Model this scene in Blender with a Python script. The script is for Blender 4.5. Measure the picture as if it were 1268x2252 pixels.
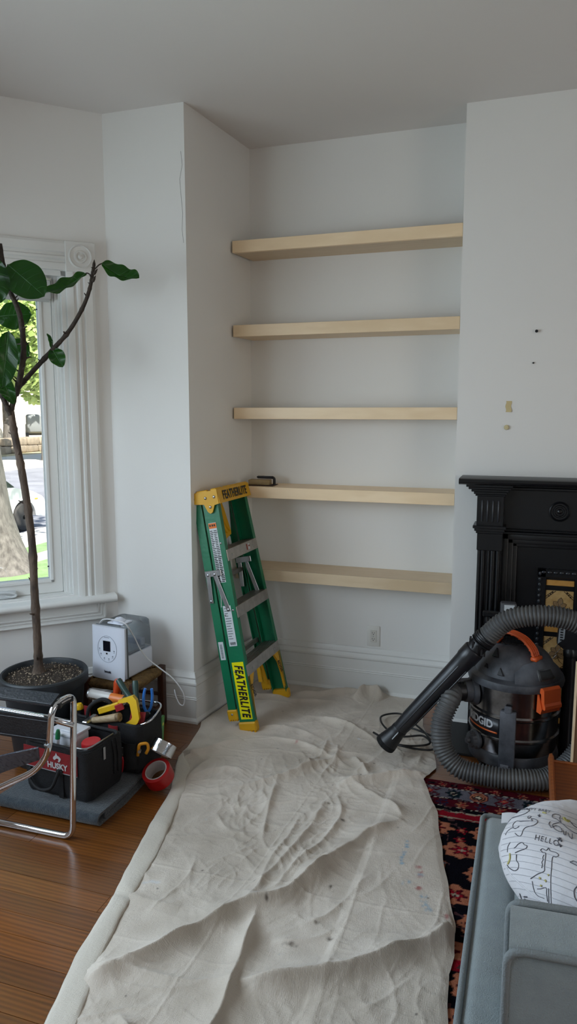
import bpy, bmesh, math, random
import numpy as np
from math import sin, cos, pi, radians, sqrt, atan2
from mathutils import Vector, Matrix, noise as mnoise

scene = bpy.context.scene
for _o in list(bpy.data.objects):
    bpy.data.objects.remove(_o)
COL = scene.collection

# ---------------------------------------------------------------- camera
CAM_H, CAM_F, CAM_YAW, CAM_PITCH = 1.55, 1593.9, 0.323, 0.1379
_cd = bpy.data.cameras.new('camera')
_cd.sensor_fit = 'VERTICAL'; _cd.sensor_height = 36.0; _cd.sensor_width = 36.0 * 1268 / 2252
_cd.lens = CAM_F / 2252 * 36.0
_cd.clip_start = 0.05; _cd.clip_end = 300
camera = bpy.data.objects.new('camera', _cd)
COL.objects.link(camera)
camera.location = (0, 0, CAM_H)
camera.rotation_euler = (pi / 2 - CAM_PITCH, 0, CAM_YAW)
scene.camera = camera

# ---------------------------------------------------------------- world, sun, daylight in the windows, added fill
world = bpy.data.worlds.new('world'); scene.world = world
world.use_nodes = True
_nt = world.node_tree
_bg = _nt.nodes['Background']
_sky = _nt.nodes.new('ShaderNodeTexSky')
_sky.sky_type = 'NISHITA'; _sky.sun_disc = False
_sky.sun_elevation = radians(52); _sky.sun_rotation = radians(150)
_nt.links.new(_sky.outputs[0], _bg.inputs[0])
_bg.inputs[1].default_value = 0.26

_sun = bpy.data.lights.new('sun', 'SUN'); _sun.energy = 13; _sun.angle = radians(0.6); _sun.color = (1, .95, .86)
sun = bpy.data.objects.new('sun', _sun); COL.objects.link(sun)
# from behind the house, over its roof, onto the street
sun.rotation_euler = Vector((-0.60, 0.35, -0.92)).to_track_quat('-Z', 'Y').to_euler()

def area_light(name, loc, direction, w, h, power, color):
    d = bpy.data.lights.new(name, 'AREA'); d.shape = 'RECTANGLE'; d.size = w; d.size_y = h
    d.energy = power; d.color = color
    o = bpy.data.objects.new(name, d); COL.objects.link(o)
    o.location = loc; o.rotation_euler = Vector(direction).to_track_quat('-Z', 'Z').to_euler()
    return o
# added warm fill lamp on the right, then daylight coming in through the two other bay windows (out of the frame to the left)
area_light('added_east_fill', (2.95, .57, 1.42), (-1, 0, 0.0), 2.0, 1.4, 22, (1.0, 0.90, 0.80))
area_light('daylight_centre_window', (-2.84, 1.29, 1.42), (1, 0.1, -0.5), 1.45, 1.5, 46, (0.74, 0.88, 1.0))
area_light('daylight_near_window', (-2.42, -0.19, 1.42), (.707, .707, -0.45), 0.6, 1.5, 25, (0.74, 0.88, 1.0))

scene.view_settings.view_transform = 'Standard'
scene.view_settings.look = 'None'
scene.view_settings.gamma = 1.0
scene.view_settings.use_curve_mapping = False
scene.view_settings.exposure = 0.08
scene.cycles.use_denoising = True
scene.cycles.max_bounces = 8
scene.cycles.diffuse_bounces = 4
scene.cycles.glossy_bounces = 3
scene.cycles.use_adaptive_sampling = True
scene.cycles.adaptive_threshold = 0.08
scene.cycles.sample_clamp_indirect = 5
scene.cycles.caustics_reflective = False
scene.cycles.caustics_refractive = False

# ---------------------------------------------------------------- helpers
def lin(c):
    if isinstance(c, str):
        c = c.lstrip('#'); c = [int(c[i:i + 2], 16) / 255 for i in (0, 2, 4)]
        c = [x / 12.92 if x <= .04045 else ((x + .055) / 1.055) ** 2.4 for x in c]
    return (c[0], c[1], c[2], 1.0)

MATS = {}
def mat(name, col, rough=.5, metal=0., spec=.5, var=0., vscale=8., col2=None, bump=0., bscale=60.,
        coat=0., sheen=0., attr=None, stretch=None, rvar=0.):
    """procedural principled material; var mixes col and col2 with noise; bump is noise relief"""
    if name in MATS: return MATS[name]
    m = bpy.data.materials.new(name); m.use_nodes = True
    nt = m.node_tree; b = nt.nodes['Principled BSDF']
    b.inputs['Roughness'].default_value = rough; b.inputs['Metallic'].default_value = metal
    b.inputs['Specular IOR Level'].default_value = spec
    b.inputs['Coat Weight'].default_value = coat; b.inputs['Coat Roughness'].default_value = .12
    b.inputs['Sheen Weight'].default_value = sheen
    tc = nt.nodes.new('ShaderNodeTexCoord'); src = tc.outputs['Object']
    if stretch:
        mp = nt.nodes.new('ShaderNodeMapping'); mp.inputs['Scale'].default_value = stretch
        nt.links.new(src, mp.inputs[0]); src = mp.outputs[0]
    base = None
    if attr:
        a = nt.nodes.new('ShaderNodeVertexColor'); a.layer_name = attr; base = a.outputs[0]
    if var > 0 or rvar > 0:
        n = nt.nodes.new('ShaderNodeTexNoise'); n.inputs['Scale'].default_value = vscale
        n.inputs['Detail'].default_value = 6; n.inputs['Roughness'].default_value = .6
        nt.links.new(src, n.inputs[0])
        if var > 0:
            ramp = nt.nodes.new('ShaderNodeValToRGB')
            ramp.color_ramp.elements[0].position = .35; ramp.color_ramp.elements[1].position = .68
            nt.links.new(n.outputs[0], ramp.inputs[0])
            mx = nt.nodes.new('ShaderNodeMix'); mx.data_type = 'RGBA'
            ml = nt.nodes.new('ShaderNodeMath'); ml.operation = 'MULTIPLY'; ml.inputs[1].default_value = var
            nt.links.new(ramp.outputs[0], ml.inputs[0]); nt.links.new(ml.outputs[0], mx.inputs[0])
            if base is not None: nt.links.new(base, mx.inputs[6])
            else: mx.inputs[6].default_value = lin(col)
            mx.inputs[7].default_value = lin(col2 if col2 else col)
            base = mx.outputs[2]
        if rvar > 0:
            mr = nt.nodes.new('ShaderNodeMapRange'); mr.inputs[3].default_value = rough - rvar; mr.inputs[4].default_value = rough + rvar
            nt.links.new(n.outputs[0], mr.inputs[0]); nt.links.new(mr.outputs[0], b.inputs['Roughness'])
    if base is not None: nt.links.new(base, b.inputs['Base Color'])
    else: b.inputs['Base Color'].default_value = lin(col)
    if bump > 0:
        n2 = nt.nodes.new('ShaderNodeTexNoise'); n2.inputs['Scale'].default_value = bscale; n2.inputs['Detail'].default_value = 4
        nt.links.new(src, n2.inputs[0])
        bp = nt.nodes.new('ShaderNodeBump'); bp.inputs['Strength'].default_value = bump; bp.inputs['Distance'].default_value = .01
        nt.links.new(n2.outputs[0], bp.inputs['Height']); nt.links.new(bp.outputs[0], b.inputs['Normal'])
    MATS[name] = m
    return m

def glass_mat(name, tint=(.97, .98, .98), refl=.06, rough=.02):
    if name in MATS: return MATS[name]
    m = bpy.data.materials.new(name); m.use_nodes = True; nt = m.node_tree
    nt.nodes.remove(nt.nodes['Principled BSDF']); out = nt.nodes['Material Output']
    t = nt.nodes.new('ShaderNodeBsdfTransparent'); t.inputs[0].default_value = (*tint, 1)
    g = nt.nodes.new('ShaderNodeBsdfGlossy'); g.inputs['Roughness'].default_value = rough
    mx = nt.nodes.new('ShaderNodeMixShader'); lw = nt.nodes.new('ShaderNodeLayerWeight'); lw.inputs[0].default_value = .25
    ml = nt.nodes.new('ShaderNodeMath'); ml.operation = 'MULTIPLY_ADD'; ml.inputs[1].default_value = .6; ml.inputs[2].default_value = refl
    nt.links.new(lw.outputs[0], ml.inputs[0]); nt.links.new(ml.outputs[0], mx.inputs[0])
    nt.links.new(t.outputs[0], mx.inputs[1]); nt.links.new(g.outputs[0], mx.inputs[2]); nt.links.new(mx.outputs[0], out.inputs[0])
    MATS[name] = m
    return m

def frame(d, up=(0, 0, 1)):
    d = Vector(d).normalized(); up = Vector(up)
    if abs(d.dot(up)) > .98: up = Vector((1, 0, 0))
    x = up.cross(d).normalized(); y = d.cross(x)
    return x, y, d

class MB:
    """collects shapes; part()/solo() turn it into one mesh object"""
    def __init__(s): s.v = []; s.f = []; s.M = None
    def add(s, v, f):
        b = len(s.v)
        if s.M is not None: v = [s.M @ Vector(p) for p in v]
        s.v.extend([tuple(p) for p in v]); s.f.extend([tuple(i + b for i in q) for q in f]); return s
    def box(s, c, size, rot=None, bevel=0., seg=2):
        bm = bmesh.new(); bmesh.ops.create_cube(bm, size=1)
        bmesh.ops.scale(bm, vec=size, verts=bm.verts)
        if bevel > 0:
            bmesh.ops.bevel(bm, geom=bm.edges[:], offset=bevel, segments=seg, affect='EDGES', profile=.5)
        R = rot if rot is not None else Matrix.Identity(3)
        bm.verts.index_update()
        s.add([R @ p.co + Vector(c) for p in bm.verts], [[q.index for q in f.verts] for f in bm.faces]); bm.free(); return s
    def box2(s, lo, hi, bevel=0., seg=2):
        return s.box([(a + b) / 2 for a, b in zip(lo, hi)], [abs(b - a) for a, b in zip(lo, hi)], None, bevel, seg)
    def cyl(s, p0, p1, r0, r1=None, n=16, cap=True):
        r1 = r0 if r1 is None else r1; p0 = Vector(p0); p1 = Vector(p1); x, y, d = frame(p1 - p0)
        v = [p0 + (x * cos(2 * pi * i / n) + y * sin(2 * pi * i / n)) * r0 for i in range(n)]
        v += [p1 + (x * cos(2 * pi * i / n) + y * sin(2 * pi * i / n)) * r1 for i in range(n)]
        f = [(i, (i + 1) % n, n + (i + 1) % n, n + i) for i in range(n)]
        if cap: f += [tuple(range(n))[::-1], tuple(range(n, 2 * n))]
        return s.add(v, f)
    def tube(s, path, r, n=8, closed=False, cap=True, flat=None):
        P = [Vector(p) for p in path]; N = len(P)
        R = r if isinstance(r, (list, tuple)) else [r] * N
        T = []
        for i in range(N):
            a = P[(i - 1) % N] if (closed or i > 0) else P[i]; b = P[(i + 1) % N] if (closed or i < N - 1) else P[i]
            t = (b - a); T.append(t.normalized() if t.length > 1e-9 else Vector((0, 0, 1)))
        x, y, _ = frame(T[0]); v = []
        for i in range(N):
            if i:
                q = T[i - 1].rotation_difference(T[i]); x = q @ x
                x = (x - T[i] * x.dot(T[i])).normalized()
            y = T[i].cross(x)
            for k in range(n):
                a = 2 * pi * k / n
                v.append(P[i] + x * cos(a) * R[i] + y * sin(a) * R[i])
        f = []
        for i in range(N if closed else N - 1):
            j = (i + 1) % N
            for k in range(n):
                f.append((i * n + k, i * n + (k + 1) % n, j * n + (k + 1) % n, j * n + k))
        if cap and not closed:
            f += [tuple(range(n))[::-1], tuple(range((N - 1) * n, N * n))]
        return s.add(v, f)
    def lathe(s, prof, n=32, o=(0, 0, 0), axis=(0, 0, 1), up=None, a0=0., a1=2 * pi, cap=True):
        x, y, d = frame(axis, up or (0, 0, 1)) if tuple(axis) != (0, 0, 1) else (Vector((1, 0, 0)), Vector((0, 1, 0)), Vector((0, 0, 1)))
        o = Vector(o); full = abs(a1 - a0 - 2 * pi) < 1e-6; m = n if full else n + 1; v = []
        for r, z in prof:
            for k in range(m):
                a = a0 + (a1 - a0) * k / n
                v.append(o + (x * cos(a) + y * sin(a)) * r + d * z)
        f = []
        for i in range(len(prof) - 1):
            for k in range(n):
                k2 = (k + 1) % m
                f.append((i * m + k, i * m + k2, (i + 1) * m + k2, (i + 1) * m + k))
        if full and cap:
            if prof[0][0] > 1e-6: f.append(tuple(range(m))[::-1])
            if prof[-1][0] > 1e-6: f.append(tuple(range((len(prof) - 1) * m, len(prof) * m)))
        return s.add(v, f)
    def prism(s, poly, x, y, d, o=(0, 0, 0)):
        """polygon in (x,y) axes at o, extruded by vector d"""
        o, x, y, d = Vector(o), Vector(x), Vector(y), Vector(d); n = len(poly)
        v = [o + x * p[0] + y * p[1] for p in poly]; v += [p + d for p in v]
        f = [(i, (i + 1) % n, n + (i + 1) % n, n + i) for i in range(n)] + [tuple(range(n))[::-1], tuple(range(n, 2 * n))]
        return s.add(v, f)
    def ball(s, c, r, n=16, m=10, R=None):
        r = (r, r, r) if not isinstance(r, (tuple, list)) else r; c = Vector(c); v = []
        for i in range(m + 1):
            t = pi * i / m
            for k in range(n):
                a = 2 * pi * k / n; p = Vector((r[0] * sin(t) * cos(a), r[1] * sin(t) * sin(a), r[2] * cos(t)))
                v.append(c + (R @ p if R else p))
        f = [(i * n + k, (i + 1) * n + k, (i + 1) * n + (k + 1) % n, i * n + (k + 1) % n) for i in range(m) for k in range(n)]
        return s.add(v, f)
    def sheet(s, fn, nu, nv, cu=False):
        v = [fn(i / (nu if cu else nu - 1), j / (nv - 1)) for j in range(nv) for i in range(nu)]; f = []
        for j in range(nv - 1):
            for i in range(nu if cu else nu - 1):
                k = (i + 1) % nu; f.append((j * nu + i, j * nu + k, (j + 1) * nu + k, (j + 1) * nu + i))
        return s.add(v, f)
    def slab(s, fn, nu, nv, t):
        """sheet with thickness t (offset along its normals)"""
        P = [[Vector(fn(i / (nu - 1), j / (nv - 1))) for i in range(nu)] for j in range(nv)]
        top = []; bot = []
        for j in range(nv):
            for i in range(nu):
                a = P[j][min(i + 1, nu - 1)] - P[j][max(i - 1, 0)]; b = P[min(j + 1, nv - 1)][i] - P[max(j - 1, 0)][i]
                nn = a.cross(b); nn = nn.normalized() if nn.length > 1e-12 else Vector((0, 0, 1))
                top.append(P[j][i] + nn * t / 2); bot.append(P[j][i] - nn * t / 2)
        N = nu * nv; f = []
        for j in range(nv - 1):
            for i in range(nu - 1):
                a, b, c, d = j * nu + i, j * nu + i + 1, (j + 1) * nu + i + 1, (j + 1) * nu + i
                f.append((a, b, c, d)); f.append((N + d, N + c, N + b, N + a))
        rim = [j for j in range(nu)] + [j * nu + nu - 1 for j in range(1, nv)] + [(nv - 1) * nu + i for i in range(nu - 2, -1, -1)] + [j * nu for j in range(nv - 2, 0, -1)]
        for k in range(len(rim)):
            a, b = rim[k], rim[(k + 1) % len(rim)]; f.append((b, a, N + a, N + b))
        return s.add(top + bot, f)

def _mesh(name, mb, m, smooth=35, origin=None, cols=None):
    me = bpy.data.meshes.new(name)
    v = mb.v
    if origin is not None: v = [(p[0] - origin[0], p[1] - origin[1], p[2] - origin[2]) for p in v]
    me.from_pydata(v, [], mb.f)
    if m is not None: me.materials.append(m)
    if cols is not None:
        ca = me.color_attributes.new('col', 'FLOAT_COLOR', 'POINT')
        ca.data.foreach_set('color', np.asarray(cols, dtype=np.float32).ravel())
    if smooth:
        me.polygons.foreach_set('use_smooth', [True] * len(me.polygons)); me.update()
        if smooth < 180: me.set_sharp_from_angle(angle=radians(smooth))
    bm = bmesh.new(); bm.from_mesh(me); bmesh.ops.recalc_face_normals(bm, faces=bm.faces); bm.to_mesh(me); bm.free()
    me.update(); return me

def part(name, mb, m, parent, smooth=35, label=None, cols=None):
    """one mesh object that belongs to a thing (coordinates of the thing)"""
    o = bpy.data.objects.new(name, _mesh(name, mb, m, smooth, None, cols)); COL.objects.link(o); o.parent = parent
    if label: o['label'] = label
    return o

def tag(o, label=None, cat=None, group=None, kind=None):
    if label: o['label'] = label
    if cat: o['category'] = cat
    if group: o['group'] = group
    if kind: o['kind'] = kind
    return o

def thing(name, label, cat, loc=(0, 0, 0), rz=0., group=None, kind=None):
    o = bpy.data.objects.new(name, None); COL.objects.link(o); o.location = loc; o.rotation_euler = (0, 0, rz)
    o.empty_display_size = .05
    return tag(o, label, cat, group, kind)

def solo(name, mb, m, label, cat=None, smooth=35, group=None, kind=None, cols=None):
    """a top-level thing that is one mesh, given in room coordinates; origin at its base"""
    a = np.array(mb.v); lo, hi = a.min(0), a.max(0); og = ((lo[0] + hi[0]) / 2, (lo[1] + hi[1]) / 2, lo[2])
    o = bpy.data.objects.new(name, _mesh(name, mb, m, smooth, og, cols)); COL.objects.link(o); o.location = og
    return tag(o, label, cat, group, kind)

def child(o, name, parent):
    """copy of a part under another parent, sharing its mesh"""
    c = o.copy(); COL.objects.link(c); c.parent = parent; c.name = name
    return c

def text_mesh(txt, size, depth=.0008, shear=0., bold=0., sx=1., align='CENTER', space=1.):
    cu = bpy.data.curves.new('lettering', 'FONT'); cu.body = txt; cu.size = size; cu.extrude = depth / 2
    cu.shear = shear; cu.offset = bold; cu.align_x = align; cu.align_y = 'CENTER'; cu.space_character = space
    ob = bpy.data.objects.new('lettering', cu); COL.objects.link(ob)
    dg = bpy.context.evaluated_depsgraph_get(); me = bpy.data.meshes.new_from_object(ob.evaluated_get(dg))
    v = [(p.co.x * sx, p.co.y, p.co.z) for p in me.vertices]; f = [tuple(q.vertices) for q in me.polygons]
    bpy.data.objects.remove(ob); bpy.data.meshes.remove(me); bpy.data.curves.remove(cu)
    return v, f

def lettering(mb, txt, size, M, **k):
    """text in the local XY plane of matrix M"""
    v, f = text_mesh(txt, size, **k)
    old = mb.M; mb.M = None; mb.add([M @ Vector(p) for p in v], f); mb.M = old
    return mb

def basis(o, x, y, z=None):
    x = Vector(x).normalized(); y = Vector(y); y = (y - x * y.dot(x)).normalized(); z = x.cross(y)
    return Matrix(((x.x, y.x, z.x, o[0]), (x.y, y.y, z.y, o[1]), (x.z, y.z, z.z, o[2]), (0, 0, 0, 1)))

def smooth_path(P, n=8, closed=False):
    """Catmull-Rom through points"""
    P = [Vector(p) for p in P]; N = len(P); out = []
    for i in range(N if closed else N - 1):
        p0 = P[(i - 1) % N] if closed or i > 0 else P[i] * 2 - P[i + 1]; p1 = P[i]; p2 = P[(i + 1) % N]
        p3 = P[(i + 2) % N] if closed or i < N - 2 else P[i + 1] * 2 - P[i]
        for k in range(n):
            t = k / n; t2 = t * t; t3 = t2 * t
            out.append(.5 * ((2 * p1) + (p2 - p0) * t + (2 * p0 - 5 * p1 + 4 * p2 - p3) * t2 + (3 * p1 - p0 - 3 * p2 + p3) * t3))
    if not closed: out.append(P[-1])
    return out

def fillet(P, r, n=6):
    """round the corners of a polyline"""
    P = [Vector(p) for p in P]; out = [P[0]]
    for i in range(1, len(P) - 1):
        a = (P[i - 1] - P[i]); b = (P[i + 1] - P[i]); rr = min(r, a.length * .49, b.length * .49)
        p0 = P[i] + a.normalized() * rr; p2 = P[i] + b.normalized() * rr
        for k in range(n + 1):
            t = k / n; out.append(p0 * (1 - t) ** 2 + P[i] * 2 * t * (1 - t) + p2 * t * t)
    out.append(P[-1]); return out

def wood_mat(name, c1, c2, scale=(1, 1, 1), rough=.4, coat=0., ring=14., dist=4., bump=.05):
    if name in MATS: return MATS[name]
    m = bpy.data.materials.new(name); m.use_nodes = True; nt = m.node_tree; b = nt.nodes['Principled BSDF']
    tc = nt.nodes.new('ShaderNodeTexCoord'); mp = nt.nodes.new('ShaderNodeMapping'); mp.inputs['Scale'].default_value = scale
    oi = nt.nodes.new('ShaderNodeObjectInfo')
    ad = nt.nodes.new('ShaderNodeVectorMath'); ad.operation = 'MULTIPLY_ADD'
    ad.inputs[1].default_value = (1, 1, 1)
    sc = nt.nodes.new('ShaderNodeVectorMath'); sc.operation = 'SCALE'; sc.inputs[0].default_value = (7.3, 5.1, 3.7)
    nt.links.new(oi.outputs['Random'], sc.inputs['Scale'])
    nt.links.new(tc.outputs['Object'], ad.inputs[0]); nt.links.new(sc.outputs[0], ad.inputs[2]); nt.links.new(ad.outputs[0], mp.inputs[0])
    w = nt.nodes.new('ShaderNodeTexWave'); w.inputs['Scale'].default_value = ring; w.inputs['Distortion'].default_value = dist
    w.inputs['Detail'].default_value = 3; w.inputs['Detail Scale'].default_value = 1.5; w.bands_direction = 'Y'
    n = nt.nodes.new('ShaderNodeTexNoise'); n.inputs['Scale'].default_value = 3; n.inputs['Detail'].default_value = 8
    nt.links.new(mp.outputs[0], w.inputs[0]); nt.links.new(mp.outputs[0], n.inputs[0])
    mm = nt.nodes.new('ShaderNodeMath'); mm.operation = 'MULTIPLY'; nt.links.new(w.outputs[1], mm.inputs[0]); nt.links.new(n.outputs[0], mm.inputs[1])
    mx = nt.nodes.new('ShaderNodeMix'); mx.data_type = 'RGBA'; mx.inputs[6].default_value = lin(c1); mx.inputs[7].default_value = lin(c2)
    nt.links.new(mm.outputs[0], mx.inputs[0])
    # each piece a little lighter or darker
    hs = nt.nodes.new('ShaderNodeHueSaturation'); mr = nt.nodes.new('ShaderNodeMapRange')
    mr.inputs[3].default_value = .72; mr.inputs[4].default_value = 1.22
    nt.links.new(oi.outputs['Random'], mr.inputs[0]); nt.links.new(mr.outputs[0], hs.inputs['Value']); nt.links.new(mx.outputs[2], hs.inputs['Color'])
    nt.links.new(hs.outputs[0], b.inputs['Base Color'])
    b.inputs['Roughness'].default_value = rough; b.inputs['Coat Weight'].default_value = coat; b.inputs['Coat Roughness'].default_value = .18
    if bump:
        bp = nt.nodes.new('ShaderNodeBump'); bp.inputs['Strength'].default_value = bump; bp.inputs['Distance'].default_value = .004
        n3 = nt.nodes.new('ShaderNodeTexNoise'); n3.inputs['Scale'].default_value = 14; n3.inputs['Detail'].default_value = 5
        nt.links.new(mp.outputs[0], n3.inputs[0])
        nt.links.new(n3.outputs[0], bp.inputs['Height']); nt.links.new(bp.outputs[0], b.inputs['Normal'])
        if coat: nt.links.new(bp.outputs[0], b.inputs['Coat Normal'])
    MATS[name] = m
    return m

WALL = mat('wall_paint', '#e6e5e2', rough=.6, spec=.3, var=.25, vscale=1.3, col2='#e0dedb', bump=.05, bscale=35)
CEIL = mat('ceiling_paint', '#e0dcd9', rough=.75, spec=.2, bump=.06, bscale=25)
TRIM = mat('trim_paint', '#e0e0dd', rough=.32, spec=.45, bump=.06, bscale=30)
BLACKP = mat('black_plastic', '#15161a', rough=.42)
CHROME = mat('chrome', '#d9dade', rough=.07, metal=1)
STEEL = mat('brushed_metal', '#aeb0b2', rough=.32, metal=1, rvar=.12, vscale=40)
WHITEP = mat('white_plastic', '#dfe1e8', rough=.28)
# ================================================================ the room
HC = 2.927
EX, EY = -1.974, 3.148          # corner between wall piece and bay
AX, AY = -1.551, 3.148          # outer corner of the niche
BX, BY = -1.472, 3.796          # inner left corner of the niche
CX, CY = -0.345, 3.565          # corner of the chimney breast
BAY = 1.15
S2 = sqrt(.5)

def wall(name, quad, label, z0=-.1, z1=HC + .02):
    """footprint polygon extruded to the ceiling"""
    mb = MB(); mb.prism([(p[0], p[1]) for p in quad], (1, 0, 0), (0, 1, 0), (0, 0, z1 - z0), (0, 0, z0))
    return solo(name, mb, WALL, label, 'wall', smooth=0, kind='structure')

T = .18
wall('wall_back', [(BX - .1, BY), (CX + .1, BY), (CX + .1, BY + T), (BX - .1, BY + T)], 'white back wall of the niche behind the shelves')
wall('wall_niche_left', [(AX - .0, AY), (BX, BY + T), (BX - T, BY + T), (AX - T, AY + .02)], 'white left side wall of the niche')
wall('wall_left', [(EX - .04, AY), (AX, AY), (AX - .0, AY + T), (EX - .04, AY + T)], 'bright white wall pier between window and niche')
wall('wall_breast_side', [(CX, CY + T), (CX, BY + T), (CX + T, BY + T), (CX + T, CY + T)], 'right side of the niche, side of the chimney breast')
wall('wall_right', [(CX, CY), (3.1, CY), (3.1, CY + T), (CX, CY + T)], 'white chimney breast wall above the black mantel')
wall('wall_south', [(EX - T, -1.78), (3.18, -1.78), (3.18, -1.6), (EX - T, -1.6)], 'white wall behind the viewer')
wall('wall_west', [(EX - T, -1.7), (EX, -1.7), (EX, -.563), (EX - T, -.563)], 'white wall beside the bay behind the viewer')
mb = MB(); mb.prism([(-3.2, -1.9), (3.3, -1.9), (3.3, 4.1), (-3.2, 4.1)], (1, 0, 0), (0, 1, 0), (0, 0, .2), (0, 0, HC))
solo('ceiling', mb, CEIL, 'plain white plaster ceiling', 'ceiling', 0, kind='structure')

# ---- floor: sub-floor and strip-oak planks
FLOORW = wood_mat('oak_floor', '#804c1e', '#4a280d', scale=(.9, 9, 6), rough=.3, coat=.55, ring=2.2, dist=5, bump=.12)
floor = thing('floor', 'glossy worn oak strip floor', 'floor', (0, 0, 0), kind='structure')
mb = MB(); mb.prism([(-3.1, -1.9), (3.2, -1.9), (3.2, 4.0), (-3.1, 4.0)], (1, 0, 0), (0, 1, 0), (0, 0, .12), (0, 0, -.134))
part('subfloor', mb, mat('subfloor_dark', '#20120a', rough=.9), floor, 0)
rnd = random.Random(4)
PW = .0815
plank_meshes = {}
for r in range(62):
    y = -1.16 + r * PW
    if y > 3.82: break
    x = -2.95 + rnd.uniform(-1.2, 0)
    while x < 1.6:
        L = rnd.choice((1.1, 1.4, 1.7, 2.0)); a, b = x, x + L - .001; x += L
        if b < -2.75 or a > 1.6: continue
        if L not in plank_meshes:
            m_ = MB(); m_.box((0, 0, -.0065), (L - .0016, PW - .0016, .013))
            plank_meshes[L] = _mesh('plank', m_, FLOORW, 0)
        o = bpy.data.objects.new('plank', plank_meshes[L]); COL.objects.link(o); o.parent = floor
        o.location = ((a + b) / 2, y + PW / 2, rnd.uniform(-.0006, .0))

# ---- baseboards (old moulded profile), swept along the walls
BBP = [(0, 0), (.03, 0), (.03, .012), (.021, .026), (.021, .118), (.024, .122), (.021, .127), (.024, .132), (.021, .137), (.021, .192),
       (.026, .200), (.026, .208), (.018, .218), (.015, .226), (.018, .234), (.011, .246), (.007, .258), (0, .262)]
def baseboard(name, p0, p1, label, k0=0., k1=0., parent=None):
    p0 = Vector((*p0, 0)); p1 = Vector((*p1, 0)); d = (p1 - p0).normalized(); n = Vector((d.y, -d.x, 0))
    mb = MB(); N = len(BBP)
    v = [p0 + n * a - d * a * k0 + Vector((0, 0, z)) for a, z in BBP] + [p1 + n * a + d * a * k1 + Vector((0, 0, z)) for a, z in BBP]
    mb.add(v, [(i, (i + 1) % N, N + (i + 1) % N, N + i) for i in range(N)] + [tuple(range(N))[::-1], tuple(range(N, 2 * N))])
    return solo(name, mb, TRIM, label, 'baseboard', smooth=25, kind='structure')
baseboard('baseboard_back', (BX, BY), (CX, BY), 'tall white moulded baseboard along the niche back wall', 0, 0)
baseboard('baseboard_niche', (AX, AY), (BX, BY), 'tall white moulded baseboard on the niche left side', 1, -1)
baseboard('baseboard_left', (EX, EY), (AX, AY), 'tall white moulded baseboard below the wall pier', -.4, 1)
baseboard('baseboard_right', (CX, CY), (-.245, CY), 'short white baseboard beside the black mantel', .9, 0)
baseboard('baseboard_bay', (EX - BAY * S2, EY - BAY * S2), (EX, EY), 'white baseboard under the bay window', 0, -.4)

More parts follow.
